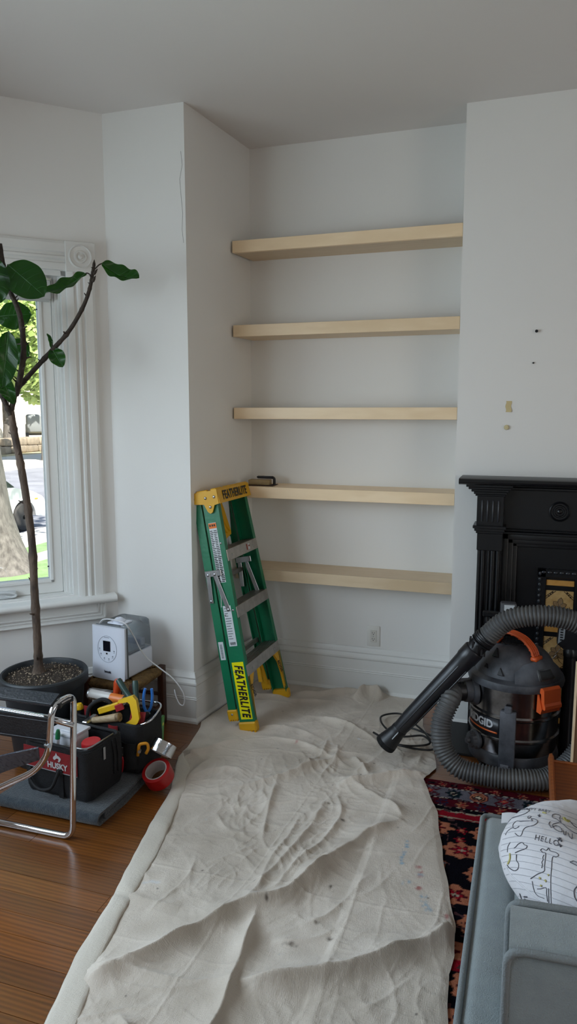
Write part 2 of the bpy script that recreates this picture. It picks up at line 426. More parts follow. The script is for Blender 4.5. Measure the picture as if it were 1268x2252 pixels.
# ---- bay windows
def W(M, s, n, z): return M @ Vector((s, n, z))
def bay_window(name, o, d, n, length, g0, g1, zb, zt, label, detail):
    """o: corner, d: along the wall, n: into the room; pane from g0 to g1, zb to zt"""
    M = Matrix(((d[0], n[0], 0, o[0]), (d[1], n[1], 0, o[1]), (0, 0, 1, 0), (0, 0, 0, 1)))
    a0, a1, b0, b1 = g0 - .122, g1 + .122, .645, 2.2       # opening
    mb = MB(); mb.M = M
    for lo, hi in (((-.08 if detail else 0, -T, -.1), (a0, 0, HC + .02)), ((a1, -T, -.1), (length, 0, HC + .02)),
                   ((a0, -T, -.1), (a1, 0, b0)), ((a0, -T, b1), (a1, 0, HC + .02))):
        mb.box2(lo, hi)
    solo('wall_' + {1: 'window', 2: 'bay_centre', 3: 'bay_near', 4: 'east'}[int(name[-1])], mb, WALL, 'wall around ' + label, 'wall', 0, kind='structure')
    w = thing(name, label, 'window', o + (0,), kind='structure')
    w.matrix_world = M
    J = MB()                                                   # jamb lining
    for lo, hi in (((a0, -T, b0), (a0 + .022, .002, b1)), ((a1 - .022, -T, b0), (a1, .002, b1)), ((a0, -T, b1 - .022), (a1, .002, b1)), ((a0, -T, b0 - .02), (a1, -.02, b0 + .005))):
        J.box2(lo, hi)
    for k, (q, e) in enumerate(((.022, -.03), (.036, -.045), (.046, -.06))):      # stepped stops
        J.box2((a0 + q - .002, -T + .01, b0), (a0 + q + .012, e, b1)); J.box2((a1 - q - .012, -T + .01, b0), (a1 - q + .002, e, b1))
    part('jamb', J, TRIM, w, 0)
    S = MB()                                                   # sash
    for lo, hi in (((g0 - .065, -.12, b0 + .005), (g0, -.072, b1 - .03)), ((g1, -.12, b0 + .005), (g1 + .065, -.072, b1 - .03)),
                   ((g0 - .01, -.12, b0 + .005), (g1 + .01, -.072, zb)), ((g0 - .01, -.12, zt + .05), (g1 + .01, -.072, b1 - .03))):
        S.box2(lo, hi, .005, 1)
    for lo, hi in (((g0 - .018, -.11, zb - .018), (g0 - .004, -.066, zt + .06)), ((g1 + .004, -.11, zb - .018), (g1 + .018, -.066, zt + .06)), ((g0 - .018, -.11, zb - .018), (g1 + .018, -.066, zb - .004))):
        S.box2(lo, hi, .002, 1)
    part('sash', S, TRIM, w, 30)
    P = MB(); P.box2((g0, -.1, zb), (g1, -.094, zt + .05)); part('pane', P, glass_mat('window_glass'), w, 0)
    G = MB()
    for lo, hi in (((g0 - .002, -.1, zb), (g0 + .004, -.085, zt + .05)), ((g1 - .004, -.1, zb), (g1 + .002, -.085, zt + .05)), ((g0, -.1, zb - .002), (g1, -.085, zb + .004))):
        G.box2(lo, hi)
    part('glazing_bead', G, mat('bead', '#c9d2d6', rough=.3), w, 0)
    # casing: fluted boards, corner blocks with roundels, head, sill, apron
    cp = [(0, 0), (0, .02), (.012, .024), (.03, .024), (.034, .016), (.044, .016), (.05, .026), (.06, .026), (.066, .016), (.076, .016), (.082, .024), (.118, .024), (.13, .018), (.13, 0)]
    for s0, sg in ((a0, -1), (a1, 1)):
        C = MB(); C.prism([(s0 + sg * p[0], p[1]) for p in cp], (1, 0, 0), (0, 1, 0), (0, 0, b1 - b0 + .01), (0, 0, b0 - .01)); part('casing', C, TRIM, w, 20)
        K = MB(); cx = s0 + sg * .066
        K.box((cx, .015, b1 + .067), (.137, .03, .137), None, .003, 1)
        K.lathe([(.056, .029), (.056, .034), (.05, .038), (.046, .033), (.03, .031), (.027, .036), (.021, .036), (.018, .031), (.012, .031), (.011, .036), (.006, .04), (0, .041)], 32, (cx, 0, b1 + .067), (0, 1, 0))
        part('rosette_block', K, TRIM, w, 25)
    H = MB(); H.prism([(p[1], b1 + .003 + p[0]) for p in cp], (0, 1, 0), (0, 0, 1), (a1 - a0, 0, 0), (a0, 0, 0)); part('head_casing', H, TRIM, w, 20)
    L = MB(); nose = [(-.075, .6), (.05, .6), (.058, .606), (.062, .6175), (.058, .629), (.05, .635), (-.075, .647)]
    L.prism(nose, (0, 1, 0), (0, 0, 1), (a1 - a0 + .36, 0, 0), (a0 - .18, 0, 0)); part('sill', L, TRIM, w, 40)
    A = MB(); A.box2((a0 - .13, 0, .515), (a1 + .13, .018, .6))
    for k, (q, e) in enumerate(((0, .024), (.018, .021), (.034, .024))):
        A.box2((a0 - .128 + q, 0, .513 + q), (a1 + .128 - q, e, .521 + q), .002, 1)
        for sx in (a0 - .128 + q, a1 + .120 - q): A.box2((sx, 0, .515 + q), (sx + .008, e, .6), .002, 1)
    part('apron', A, TRIM, w, 30)
    B = MB(); B.box2((g0 - .055, -.07, zt + .01), (g1 + .055, -.012, zt + .1), .004, 1); B.cyl((g0 - .05, -.04, zt + .012), (g1 + .05, -.04, zt + .012), .011, n=10)
    part('roller_blind', B, mat('blind_grey', '#b9bab8', rough=.6), w, 30)
    if detail:
        c0 = g0 + .215
        X = MB(); X.box((c0, -.055, .668), (.105, .035, .034), None, .007, 2)
        X.tube(smooth_path([(c0 + .045, -.034, .682), (c0 + .01, -.03, .686), (c0 - .03, -.03, .68), (c0 - .05, -.031, .668), (c0 - .03, -.032, .66), (c0, -.034, .668)], 6), .0055, 8)
        part('crank_handle', X, mat('crank_white', '#d0d3d4', rough=.3), w, 40, 'folding white window crank')
        K = MB()
        for z in (.785, 2.03): K.box((g0 + .0, -.083, z), (.016, .006, .005))
        part('sash_clip', K, BLACKP, w, 0)
    return w
bay_window('window_1', (EX, EY), (-S2, -S2), (S2, -S2), BAY, .317, .833, .724, 2.06, 'white cased bay window with a view of the street', True)
FX, FY = EX - BAY * S2, EY - BAY * S2
bay_window('window_2', (FX, FY), (0, -1), (1, 0), 2.085, .27, 1.815, .724, 2.06, 'wide centre bay window out of view on the left', False)
bay_window('window_3', (FX, FY - 2.085), (S2, -S2), (S2, S2), BAY, .317, .833, .724, 2.06, 'near bay window out of view on the left', False)
bay_window('window_4', (3.0, -1.78), (0, 1), (-1, 0), 5.52, 1.3, 3.4, .724, 2.06, 'added unseen window on the right for the fill lamp', False)  # no window known here; added to house the warm fill lamp
# corner posts closing the bay
for i, (x, y) in enumerate(((FX - .07, FY + .03), (FX - .07, FY - 2.085 - .03))):
    mb = MB(); mb.box((x, y, HC / 2), (.15, .17, HC + .1)); solo('wall_bay_post', mb, WALL, ('far' if i == 0 else 'near') + ' corner post of the bay', 'wall', 0, kind='structure')

# hairline crack down the wall pier
mb = MB(); mb.tube([(AX - .018 + dx, EY - .0003, z) for dx, z in ((.0, 2.72), (.006, 2.66), (-.008, 2.6), (-.002, 2.52), (.004, 2.45), (-.001, 2.38), (.006, 2.32))], .0008, 4)
_wl = bpy.data.objects['wall_left']; mb.v = [(p[0] - _wl.location.x, p[1] - _wl.location.y, p[2] - _wl.location.z) for p in mb.v]
part('plaster_crack', mb, mat('crack_grey', '#8d8c88', rough=.9), _wl, 0)

# ---- wall outlet
t = thing('wall_outlet', 'white double wall outlet above the niche baseboard', 'outlet', (-.778, BY, .27), kind=None)
mb = MB(); mb.box((0, -.003, .06), (.07, .007, .115), None, .003, 2); part('cover_plate', mb, mat('outlet_white', '#dcdad4', rough=.35), t)
mb = MB(); mb.box((0, -.0075, .06), (.034, .004, .068), None, .0015, 1); part('receptacle', mb, mat('outlet_ivory', '#d3d0c8', rough=.35), t)
mb = MB()
for z in (.043, .077):
    mb.box((-.006, -.0098, z + .003), (.002, .001, .008)); mb.box((.006, -.0098, z + .003), (.002, .001, .007)); mb.cyl((0, -.0093, z - .006), (0, -.0103, z - .006), .0024, n=8)
part('slots', mb, BLACKP, t, 0)
mb = MB(); mb.cyl((0, -.006, .06), (0, -.0105, .06), .003, n=10); part('screw', mb, STEEL, t)
# ================================================================ outside the window: lawn, street, trees, car
GRASS = mat('grass', '#6f8c58', rough=.9, var=1., vscale=5, col2='#87a070', bump=.8, bscale=40)
CONC = mat('pavement', '#b9b3aa', rough=.9, var=.6, vscale=2, col2='#a59f95')
def ground(name, x0, x1, z0, z1, m, label, cat, zz=-2.2, y0=-14, y1=75):
    mb = MB(); mb.prism([(x0, z0), (x1, z1), (x1, zz), (x0, zz)], (1, 0, 0), (0, 0, 1), (0, y1 - y0, 0), (0, y0, 0))
    return solo(name, mb, m, label, cat, 0, kind='structure')
ground('lawn', -3.3, -8.0, -.75, -1.02, GRASS, 'green front lawn outside the window', 'lawn')
ground('footpath', -8.0, -8.6, -1.03, -1.05, CONC, 'grey concrete footpath beyond the lawn', 'path')
ground('verge', -8.6, -9.3, -1.04, -1.09, GRASS, 'narrow grass verge beside the footpath', 'lawn')
ground('sidewalk', -9.3, -10.6, -1.08, -1.1, mat('sunny_concrete', '#d2cdc3', rough=.9), 'pale sunlit sidewalk beside the white car', 'sidewalk')
ground('road', -10.6, -23.3, -1.22, -1.22, mat('asphalt', '#77787e', rough=.85, var=.6, vscale=1.2, col2='#9b9ca2', bump=.3, bscale=30), 'grey asphalt street', 'road')
ground('kerb_walk', -23.3, -29.5, -1.1, -1.1, mat('far_concrete', '#cbc5b9', rough=.9), 'pale sidewalk across the street', 'sidewalk')
ground('far_yard', -29.5, -60, -1.1, -1.0, mat('dry_earth', '#b9a988', rough=.95, var=.8, vscale=.6, col2='#8f8a5c'), 'dry front yard across the street', 'yard')

def leaf_cloud(blobs, n, size, seed):
    """many small leaf blades scattered through ellipsoids"""
    r = random.Random(seed); mb = MB()
    tot = sum(b[3] * b[4] * b[5] for b in blobs)
    for cx, cy, cz, rx, ry, rz in blobs:
        for _ in range(int(n * rx * ry * rz / tot)):
            while True:
                p = Vector((r.uniform(-1, 1), r.uniform(-1, 1), r.uniform(-1, 1)))
                if .35 < p.length < 1: break
            c = Vector((cx + p.x * rx, cy + p.y * ry, cz + p.z * rz)); s = size * r.uniform(.6, 1.3)
            a = Vector((r.gauss(0, 1), r.gauss(0, 1), r.gauss(0, .5))).normalized(); b = a.orthogonal().normalized()
            b = (b + a.cross(b) * r.uniform(-1, 1)).normalized()
            mb.add([c - a * s, c + b * s * .45, c + a * s, c - b * s * .45], [(0, 1, 2, 3)])
    return mb
BARK = mat('tree_bark', '#77726c', rough=.95, var=1, vscale=14, col2='#4c4844', bump=1, bscale=22, stretch=(1, 1, .3))
def leafm(n, a, b): return mat(n, a, rough=.6, var=1, vscale=.8, col2=b)

# big street tree right outside, only the flank of its trunk in view
t = thing('street_tree', 'thick grey trunk of a street tree on the lawn', 'tree', (-8.45, 9.55, -1.05))
mb = MB()
def trunk(u, v):
    z = -.25 + v * 5.4; a = 2 * pi * u
    fl = .40 + .62 * math.exp(-max(z, 0) * 1.65) * (1 + .35 * cos(3 * a + .8)) * .8
    k = 1 + .07 * mnoise.noise(Vector((cos(a) * 2.4, sin(a) * 2.4, z * .7))) + .03 * mnoise.noise(Vector((cos(a) * 9, sin(a) * 9, z * 2.2)))
    return (fl * k * cos(a) - .04 * z, fl * k * sin(a) - .035 * z, z)
mb.sheet(trunk, 64, 90, True); part('trunk', mb, BARK, t, 60)
for k, (dx, dy, dz) in enumerate(((2.2, 1.6, 2.6), (-2.0, 2.4, 3.1), (-.6, -2.6, 2.8))):
    mb = MB(); mb.tube(smooth_path([(-.2, -.16, 4.6), (dx * .4 - .2, dy * .4, 5.6), (dx, dy, 4.6 + dz)], 6), [.3 - .018 * i for i in range(13)], 10); part('branch', mb, BARK, t, 60)
part('foliage', leaf_cloud([(0, 0, 8.6, 4, 4, 2)], 2600, .16, 3), leafm('leaf_street', '#5e8a35', '#8cab4c'), t, 0)['kind'] = 'stuff'

# leafy trees across the street
def far_tree(name, label, x, y, blobs, n, seed, c1, c2, tr=.28, th=3.4):
    t = thing(name, label, 'tree', (x, y, -1.1))
    mb = MB(); mb.tube([(0, 0, -.1), (.05, 0, th * .5), (-.1, .1, th)], [tr * 1.3, tr, tr * .8], 10); part('trunk', mb, BARK, t, 60)
    part('foliage', leaf_cloud(blobs, n, .3, seed), leafm('leaf_' + c1, c1, c2), t, 0)['kind'] = 'stuff'
far_tree('maple_tree', 'bright green leafy tree across the street beside the power line', -25.2, 33.6, [(0, 0, 5.9, 2.3, 2.8, 2.9), (-.5, -2.6, 6.2, 1.8, 1.6, 2.1), (.5, 2.6, 5.2, 2.0, 2.2, 2.0)], 5200, 5, '#9ab35e', '#b9c97e')
far_tree('linden_tree', 'darker green tree behind the bright one across the street', -33.5, 40.5, [(0, 0, 7.4, 3.6, 3.6, 3.4), (-.5, -4, 6.4, 2.8, 2.6, 2.8)], 4200, 6, '#7d9c5c', '#96ad70')
far_tree('sparse_tree', 'sparse yellowish tree high above the others across the street', -44, 53.5, [(0, 0, 14.6, 5.0, 5.0, 3.4)], 1100, 9, '#a8a455', '#8a7a48', .3, 12)

# white parked car, nose to the right
car = thing('parked_car', 'white car parked behind the street tree', 'car', (-12.0, 12.8, -1.22))
CARW = mat('car_paint', '#e9e9e8', rough=.15, coat=.6)
def car_side():
    P = [(-2.25, .45), (-2.28, .75), (-2.2, .98), (-1.1, 1.06), (.1, 1.07), (.75, 1.05), (1.35, .93), (1.75, .76), (1.9, .58), (1.9, .36), (1.82, .26)]
    for a in range(0, 181, 15): P.append((1.07 + .41 * cos(radians(a)), .33 + .41 * sin(radians(a))))
    P += [(.6, .22), (-1.0, .22)]
    for a in range(0, 181, 15): P.append((-1.5 + .41 * cos(radians(a)), .33 + .41 * sin(radians(a))))
    P += [(-2.0, .3)]
    return P
mb = MB(); mb.prism(car_side(), (0, 1, 0), (0, 0, 1), (1.78, 0, 0), (-.89, 0, 0)); part('body', mb, CARW, car, 25)
mb = MB(); mb.prism([(-1.9, 1.03), (-1.35, 1.44), (-.2, 1.5), (.35, 1.42), (.95, 1.04)], (0, 1, 0), (0, 0, 1), (1.5, 0, 0), (-.75, 0, 0)); part('cabin', mb, mat('car_glass', '#22282c', rough=.05), car, 25)
mb = MB(); mb.box((.89, 1.52, .72), (.02, .12, .035), None, .008, 1); part('side_marker', mb, mat('amber', '#e0a020', rough=.3), car)
TYRE = mat('tyre_rubber', '#3a3836', rough=.8); RIM = mat('alloy', '#c9c9c6', rough=.35, metal=.5)
for sx in (-.78, .78):
    for y in (1.07, -1.5):
        mb = MB(); mb.lathe([(.2, -.1), (.3, -.1), (.335, -.07), (.335, .07), (.3, .1), (.22, .1)], 32, (sx, y, .33), (1, 0, 0)); w_ = part('wheel', mb, TYRE, car)
        mb = MB(); sg = 1 if sx > 0 else -1; mb.lathe([(.2, .09 * sg), (.225, .1 * sg), (.22, .02)], 32, (sx, y, .33), (1, 0, 0)); mb.cyl((sx, y, .33), (sx + sg * .1, y, .33), .05, n=12)
        for k in range(10):
            a = 2 * pi * k / 10; mb.box((sx + sg * .085, y + .13 * cos(a), .33 + .13 * sin(a)), (.02, .2, .028), Matrix.Rotation(a, 3, 'X'))
        part('rim', mb, RIM, w_, 30)

# pickup with its grey tailgate across the street
pk = thing('pickup_truck', 'grey pickup truck tail beyond the stone wall across the street', 'truck', (-35.4, 46.3, -.65), atan2(-.78, .62) + pi)
GREYP = mat('truck_paint', '#8b8f90', rough=.3, coat=.4)
mb = MB(); mb.box((-1.2, 0, .95), (2.4, 1.9, .7), None, .06, 2); part('bed', mb, GREYP, pk)
mb = MB(); mb.box((.03, 0, 1.0), (.06, 1.6, .5), None, .03, 2); part('tailgate', mb, GREYP, pk); mb = MB(); mb.box((.07, 0, 1.15), (.02, .25, .07), None, .01, 1); part('gate_handle', mb, BLACKP, pk)
mb = MB(); mb.box((.1, 0, .52), (.25, 1.9, .2), None, .04, 2); part('bumper', mb, mat('dark_bumper', '#4a4c4e', rough=.5), pk)
mb = MB(); mb.box((-3.2, 0, 1.35), (1.8, 1.8, 1.3), None, .15, 3); part('cab', mb, GREYP, pk)
for sx in (-.75, -3.9):
    for sy in (-.85, .85):
        mb = MB(); mb.cyl((sx, sy - .11, .36), (sx, sy + .11, .36), .36, n=20); part('wheel', mb, TYRE, pk)
for sy in (-.87, .87):
    mb = MB(); mb.box((.03, sy, 1.0), (.05, .14, .4), None, .015, 1); part('tail_light', mb, mat('tail_red', '#8a2620', rough=.3), pk)

# rough stone retaining wall
sw = thing('stone_wall', 'low rough stone wall across the street', 'wall', (-31.3, 41.2, -1.12))
STONE = mat('rough_stone', '#a39582', rough=.95, var=1, vscale=2.2, col2='#7c7263', bump=1, bscale=5)
rnd = random.Random(11)
for row in range(2):
    y = -4.5 + row * .5
    while y < 6:
        L = rnd.uniform(.9, 1.5); mb = MB(); mb.box((rnd.uniform(-.05, .05), y + L / 2, .26 + row * .5), (.55, L - .06, .47), None, .09, 2)
        mb.v = [tuple(Vector(p) + Vector((mnoise.noise(Vector(p) * 2.1), mnoise.noise(Vector(p) * 2.1 + Vector((5, 0, 0))), mnoise.noise(Vector(p) * 2.1 + Vector((0, 7, 0))))) * .07) for p in mb.v]
        part('stone', mb, STONE, sw, 40); y += L

# house across the street: porch posts and pale wall
hs = thing('far_house', 'brown and cream house across the street behind the trees', 'house', (-37.5, 38.5, -1.1))
mb = MB(); mb.box((-2, 0, 3), (4, 11, 6.2)); part('wall', mb, mat('brown_siding', '#937d68', rough=.9, var=.5, vscale=1, col2='#7a6552'), hs, 0)
mb = MB(); mb.box((-3.5, 9.5, 2.3), (4, 8, 4.6)); part('garage_wall', mb, mat('cream_siding', '#e8e2d6', rough=.8), hs, 0)
for y in (-1.2, 1.0):
    mb = MB(); mb.box((1.6, y, 1.6), (.42, .42, 3.2), None, .02, 1); mb.box((1.6, y, .35), (.55, .55, .8), None, .02, 1); part('porch_post', mb, mat('porch_brown', '#8a7260', rough=.9), hs, 0)
mb = MB(); mb.prism([(-.6, 3.2), (2.2, 3.2), (2.2, 3.4), (-.6, 4.2)], (1, 0, 0), (0, 0, 1), (0, 7, 0), (0, -4, 0)); part('porch_roof', mb, mat('porch_roofing', '#6d625a', rough=.9), hs, 0)
mb = MB(); mb.box((.02, 2.6, 1.9), (.08, 1.1, 1.5)); part('window', mb, mat('far_pane', '#5d6a72', rough=.1), hs, 0)

for k, (z, lab) in enumerate(((7.15, 'lower thin power cable above the street'), (8.15, 'upper thin power cable above the street'))):
    mb = MB(); mb.tube([(-21.5, y, z - .25 * cos((y - 30) / 22)) for y in range(5, 62, 3)], .018, 5); solo('power_cable', mb, mat('cable_grey', '#c9ccd0', rough=.5), lab, 'cable')
# ================================================================ shelves, mantel and small things on the walls
MAPLE = wood_mat('maple', '#f0d8b5', '#dfc39b', scale=(1.2, 6, 5), rough=.42, ring=1.6, dist=7, bump=.02)  # base colours lightened in place of the satin window reflection on shelf fronts
SHY = 3.5697
def nlx(y): return AX + (y - AY) * (BX - AX) / (BY - AY)
for z, lab in ((2.413, 'topmost maple floating shelf in the niche, under the ceiling'), (1.993, 'maple floating shelf second from the top of the niche'),
               (1.5694, 'middle maple floating shelf of the niche, at eye level'), (1.1544, 'maple floating shelf beside the ladder top with a plastering float on it'),
               (.7095, 'lowest maple floating shelf, above the wall outlet')):
    o_ = ((nlx(SHY) + CX) / 2, SHY, z - .059); t = thing('floating_shelf', lab, 'shelf', o_, group='maple floating shelves')
    mb = MB(); y1 = BY - .001
    mb.prism([(nlx(SHY + .02) + .002 - o_[0], .0195), (CX - .002 - o_[0], .0195), (CX - .002 - o_[0], y1 - SHY), (nlx(y1) + .002 - o_[0], y1 - SHY)], (1, 0, 0), (0, 1, 0), (0, 0, .0588), (0, 0, .0001))
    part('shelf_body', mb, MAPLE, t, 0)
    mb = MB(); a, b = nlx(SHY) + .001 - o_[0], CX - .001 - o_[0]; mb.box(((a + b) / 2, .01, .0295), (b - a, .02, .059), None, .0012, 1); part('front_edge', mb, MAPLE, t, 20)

# plastering float on the fourth shelf
t = thing('plastering_float', 'wooden sanding float with black handle on a maple shelf', 'float', (-1.372, 3.66, 1.155), radians(3))
mb = MB(); mb.box((0, 0, .002), (.145, .1, .003), None, .001, 1); part('base_plate', mb, mat('rust_plate', '#3a2420', rough=.7), t)
mb = MB(); mb.box((-.012, -.01, .0175), (.118, .05, .028), None, .004, 2); part('block', mb, mat('block_wood', '#a08a62', rough=.7, var=.8, vscale=20, col2='#8a744e'), t)
mb = MB(); mb.tube(fillet([(.062, .012, .004), (.062, .012, .041), (-.03, .012, .042)], .012), .0075, 8); mb.box((.01, .012, .043), (.09, .024, .012), None, .005, 2); part('handle', mb, BLACKP, t)

# marks on the chimney breast
mb = MB(); mb.slab(lambda u, v: (-.124 + .025 * u + .002 * sin(9 * v), CY - .0012 - .006 * (1 - v) ** 4 * u, 1.547 + .051 * v), 6, 12, .0006); solo('masking_tape', mb, mat('yellow_tape', '#cbb98a', rough=.7), 'strip of yellow masking tape on the chimney breast', 'tape')
mb = MB(); mb.lathe([(.0, .0), (.011, .001), (.012, .006), (.009, .011), (0, .012)], 12, (-.117, CY, 1.476), (0, -1, 0)); solo('wall_plug', mb, mat('yellow_plug', '#cfc298', rough=.6), 'small yellowish plug on the wall below the tape', 'wall plug')
mb = MB(); mb.cyl((-.003, CY + .001, 1.911), (-.003, CY - .012, 1.911), .0045, n=10); mb.cyl((-.003, CY - .012, 1.911), (-.003, CY - .014, 1.911), .007, n=10); solo('wall_screw', mb, BLACKP, 'small dark screw high on the chimney breast', 'screw')
mb = MB(); mb.cyl((-.011, CY + .001, 1.77), (-.011, CY - .006, 1.77), .004, n=8); solo('wall_nail', mb, BLACKP, 'tiny dark nail below the screw on the chimney breast', 'nail')

# ---------------------------------------------------------------- black mantel
IRON = mat('black_gloss_paint', '#0d0f13', rough=.33, spec=.5, bump=.03, bscale=20)
hb = MB(); hb.box2((-.37, 3.2, 0.), (1.21, CY, .012), .002, 1); solo('hearth', hb, mat('hearth_black', '#101114', rough=.5), 'flat black hearth slab in front of the fireplace', 'hearth', 20, kind='structure')
MX = .42
man = thing('mantel', 'black painted fireplace mantel with fluted pilasters and tiles', 'mantel', (MX, CY, 0.0))
def mp(x): return x - MX
def my(y): return y - CY
mb = MB()
prof = [(my(CY), 1.219), (my(3.385), 1.219), (my(3.374), 1.224), (my(3.37), 1.233), (my(3.374), 1.242), (my(3.384), 1.247), (my(CY), 1.247)]
mb.prism(prof, (0, 1, 0), (0, 0, 1), (1.46, 0, 0), (mp(-.31), 0, 0)); part('mantel_shelf', mb, IRON, man, 40)
for sg in (-1, 1):
    def X(x): return sg * (-(mp(x)))if sg > 0 else mp(x)
    def bx(mb, x0, x1, y, z0, z1, b=.003):
        a, c = X(x0), X(x1); mb.box2((min(a, c), my(y), z0), (max(a, c), 0, z1), b, 1)
    mb = MB()                                       # pilaster: blocks, capitals, shaft
    for k, (e, z0, z1) in enumerate(((.048, 1.207, 1.219), (.038, 1.196, 1.207), (.026, 1.184, 1.196), (.015, 1.172, 1.184), (.008, 1.163, 1.172))):
        bx(mb, -.23 - e, -.11 + e * .8, 3.44 - e * .9, z0, z1, .002)
    bx(mb, -.23, -.11, 3.44, 1.02, 1.165); bx(mb, -.245, -.096, 3.424, 1.012, 1.026, .002); bx(mb, -.238, -.102, 3.431, .999, 1.013, .002); bx(mb, -.231, -.108, 3.437, .988, 1.0, .002)
    bx(mb, -.225, -.11, 3.44, .907, .99)
    bx(mb, -.22, -.113, 3.456, .12, .91); bx(mb, -.234, -.1, 3.43, 0.013, .13)
    pil = part('pilaster', mb, IRON, man, 25)
    for k in range(4):
        mb = MB(); cx = X(-.206 + k * .0243); mb.tube([(cx, my(3.441), 1.045), (cx, my(3.437), 1.049), (cx, my(3.437), 1.138), (cx, my(3.441), 1.142)], .004, 8); part('flute', mb, mat('flute_grey', '#2d3036', rough=.3), pil, 60)  # flutes in a lighter grey than the black around them
    for k, (x, r) in enumerate(((-.214, .008), (-.196, .011), (-.170, .006), (-.152, .012), (-.128, .010))):
        mb = MB(); mb.cyl((X(x), my(3.452), .13), (X(x), my(3.452), .907), r, n=12); part('reed', mb, IRON, pil, 60)
# frieze and stepped frame between the pilasters
mb = MB(); mb.box2((mp(-.12), my(3.50), .99), (-mp(-.12), 0, 1.22), .003, 1)
for z, e, h in ((1.205, .03, .014), (1.19, .02, .014), (.985, .03, .012), (.998, .02, .01)): mb.box2((mp(-.115), my(3.50 - e), z), (-mp(-.115), 0, z + h), .003, 1)
part('frieze', mb, IRON, man, 25)
for x in (.133, .42, .707):
    mb = MB(); mb.lathe([(.046, 0), (.046, .006), (.041, .01), (.037, .004), (.03, .004), (.027, .009), (.022, .009), (.019, .003), (.012, .003), (.009, .009), (.004, .012), (0, .012)], 36, (mp(x), my(3.50), 1.097), (0, -1, 0)); part('roundel', mb, IRON, man, 25)
mb = MB()
for i, (y, d) in enumerate(((3.50, 0), (3.51, .022), (3.522, .04))):
    xa = -.115 + d; z1 = .985 - d * .9
    mb.box2((mp(xa), my(y), .013), (mp(xa + .03), 0, z1), .004, 2); mb.box2((-mp(xa + .03), my(y), .013), (-mp(xa), 0, z1), .004, 2); mb.box2((mp(xa), my(y), z1 - .03), (-mp(xa), 0, z1), .004, 2)
mb.box2((mp(-.06), my(3.54), .013), (-mp(-.06), -.002, .94)); part('inner_frame', mb, IRON, man, 25)
# cast iron insert with beaded border and tile columns
mb = MB()
fx0, fx1, fz = .051, .789, .822
mb.box2((mp(fx0), my(3.524), .013), (mp(.09), 0, fz), .003, 1); mb.box2((mp(.75), my(3.524), .013), (mp(fx1), 0, fz), .003, 1); mb.box2((mp(fx0), my(3.524), .78), (mp(fx1), 0, fz), .003, 1)
mb.box2((mp(.217), my(3.522), .013), (mp(.25), 0, .79), .004, 1); mb.box2((mp(.59), my(3.522), .013), (mp(.623), 0, .79), .004, 1); mb.box2((mp(.25), my(3.522), .66), (mp(.59), 0, .79), .004, 1)
ins = part('fire_insert', mb, IRON, man, 25)
mb = MB(); mb.box2((mp(.25), my(3.555), .013), (mp(.59), -.001, .66)); part('firebox', mb, mat('opening_black', '#050505', rough=.95), man, 0)  # flat black plate stands in for the dark depth of the fire opening
mb = MB()
for k in range(30):
    for x in (.062, .778): mb.ball((mp(x), my(3.523), .03 + k * .0265), (.0075, .005, .011), 8, 5)
for k in range(27): mb.ball((mp(.078 + k * .0264), my(3.523), .806), (.011, .005, .0075), 8, 5)
part('beading', mb, mat('worn_bead', '#23262c', rough=.3), ins, 60)['kind'] = 'stuff'
AMBER = mat('amber_tile', '#b98a4c', rough=.2, var=.5, vscale=30, col2='#a37436'); CREAM = mat('cream_tile', '#b79a6a', rough=.18, var=.9, vscale=16, col2='#8f6f42'); INK = mat('tile_ink', '#33271c', rough=.25); PETAL = mat('tile_petal', '#8a7152', rough=.22, var=.7, vscale=60, col2='#5f4b35')
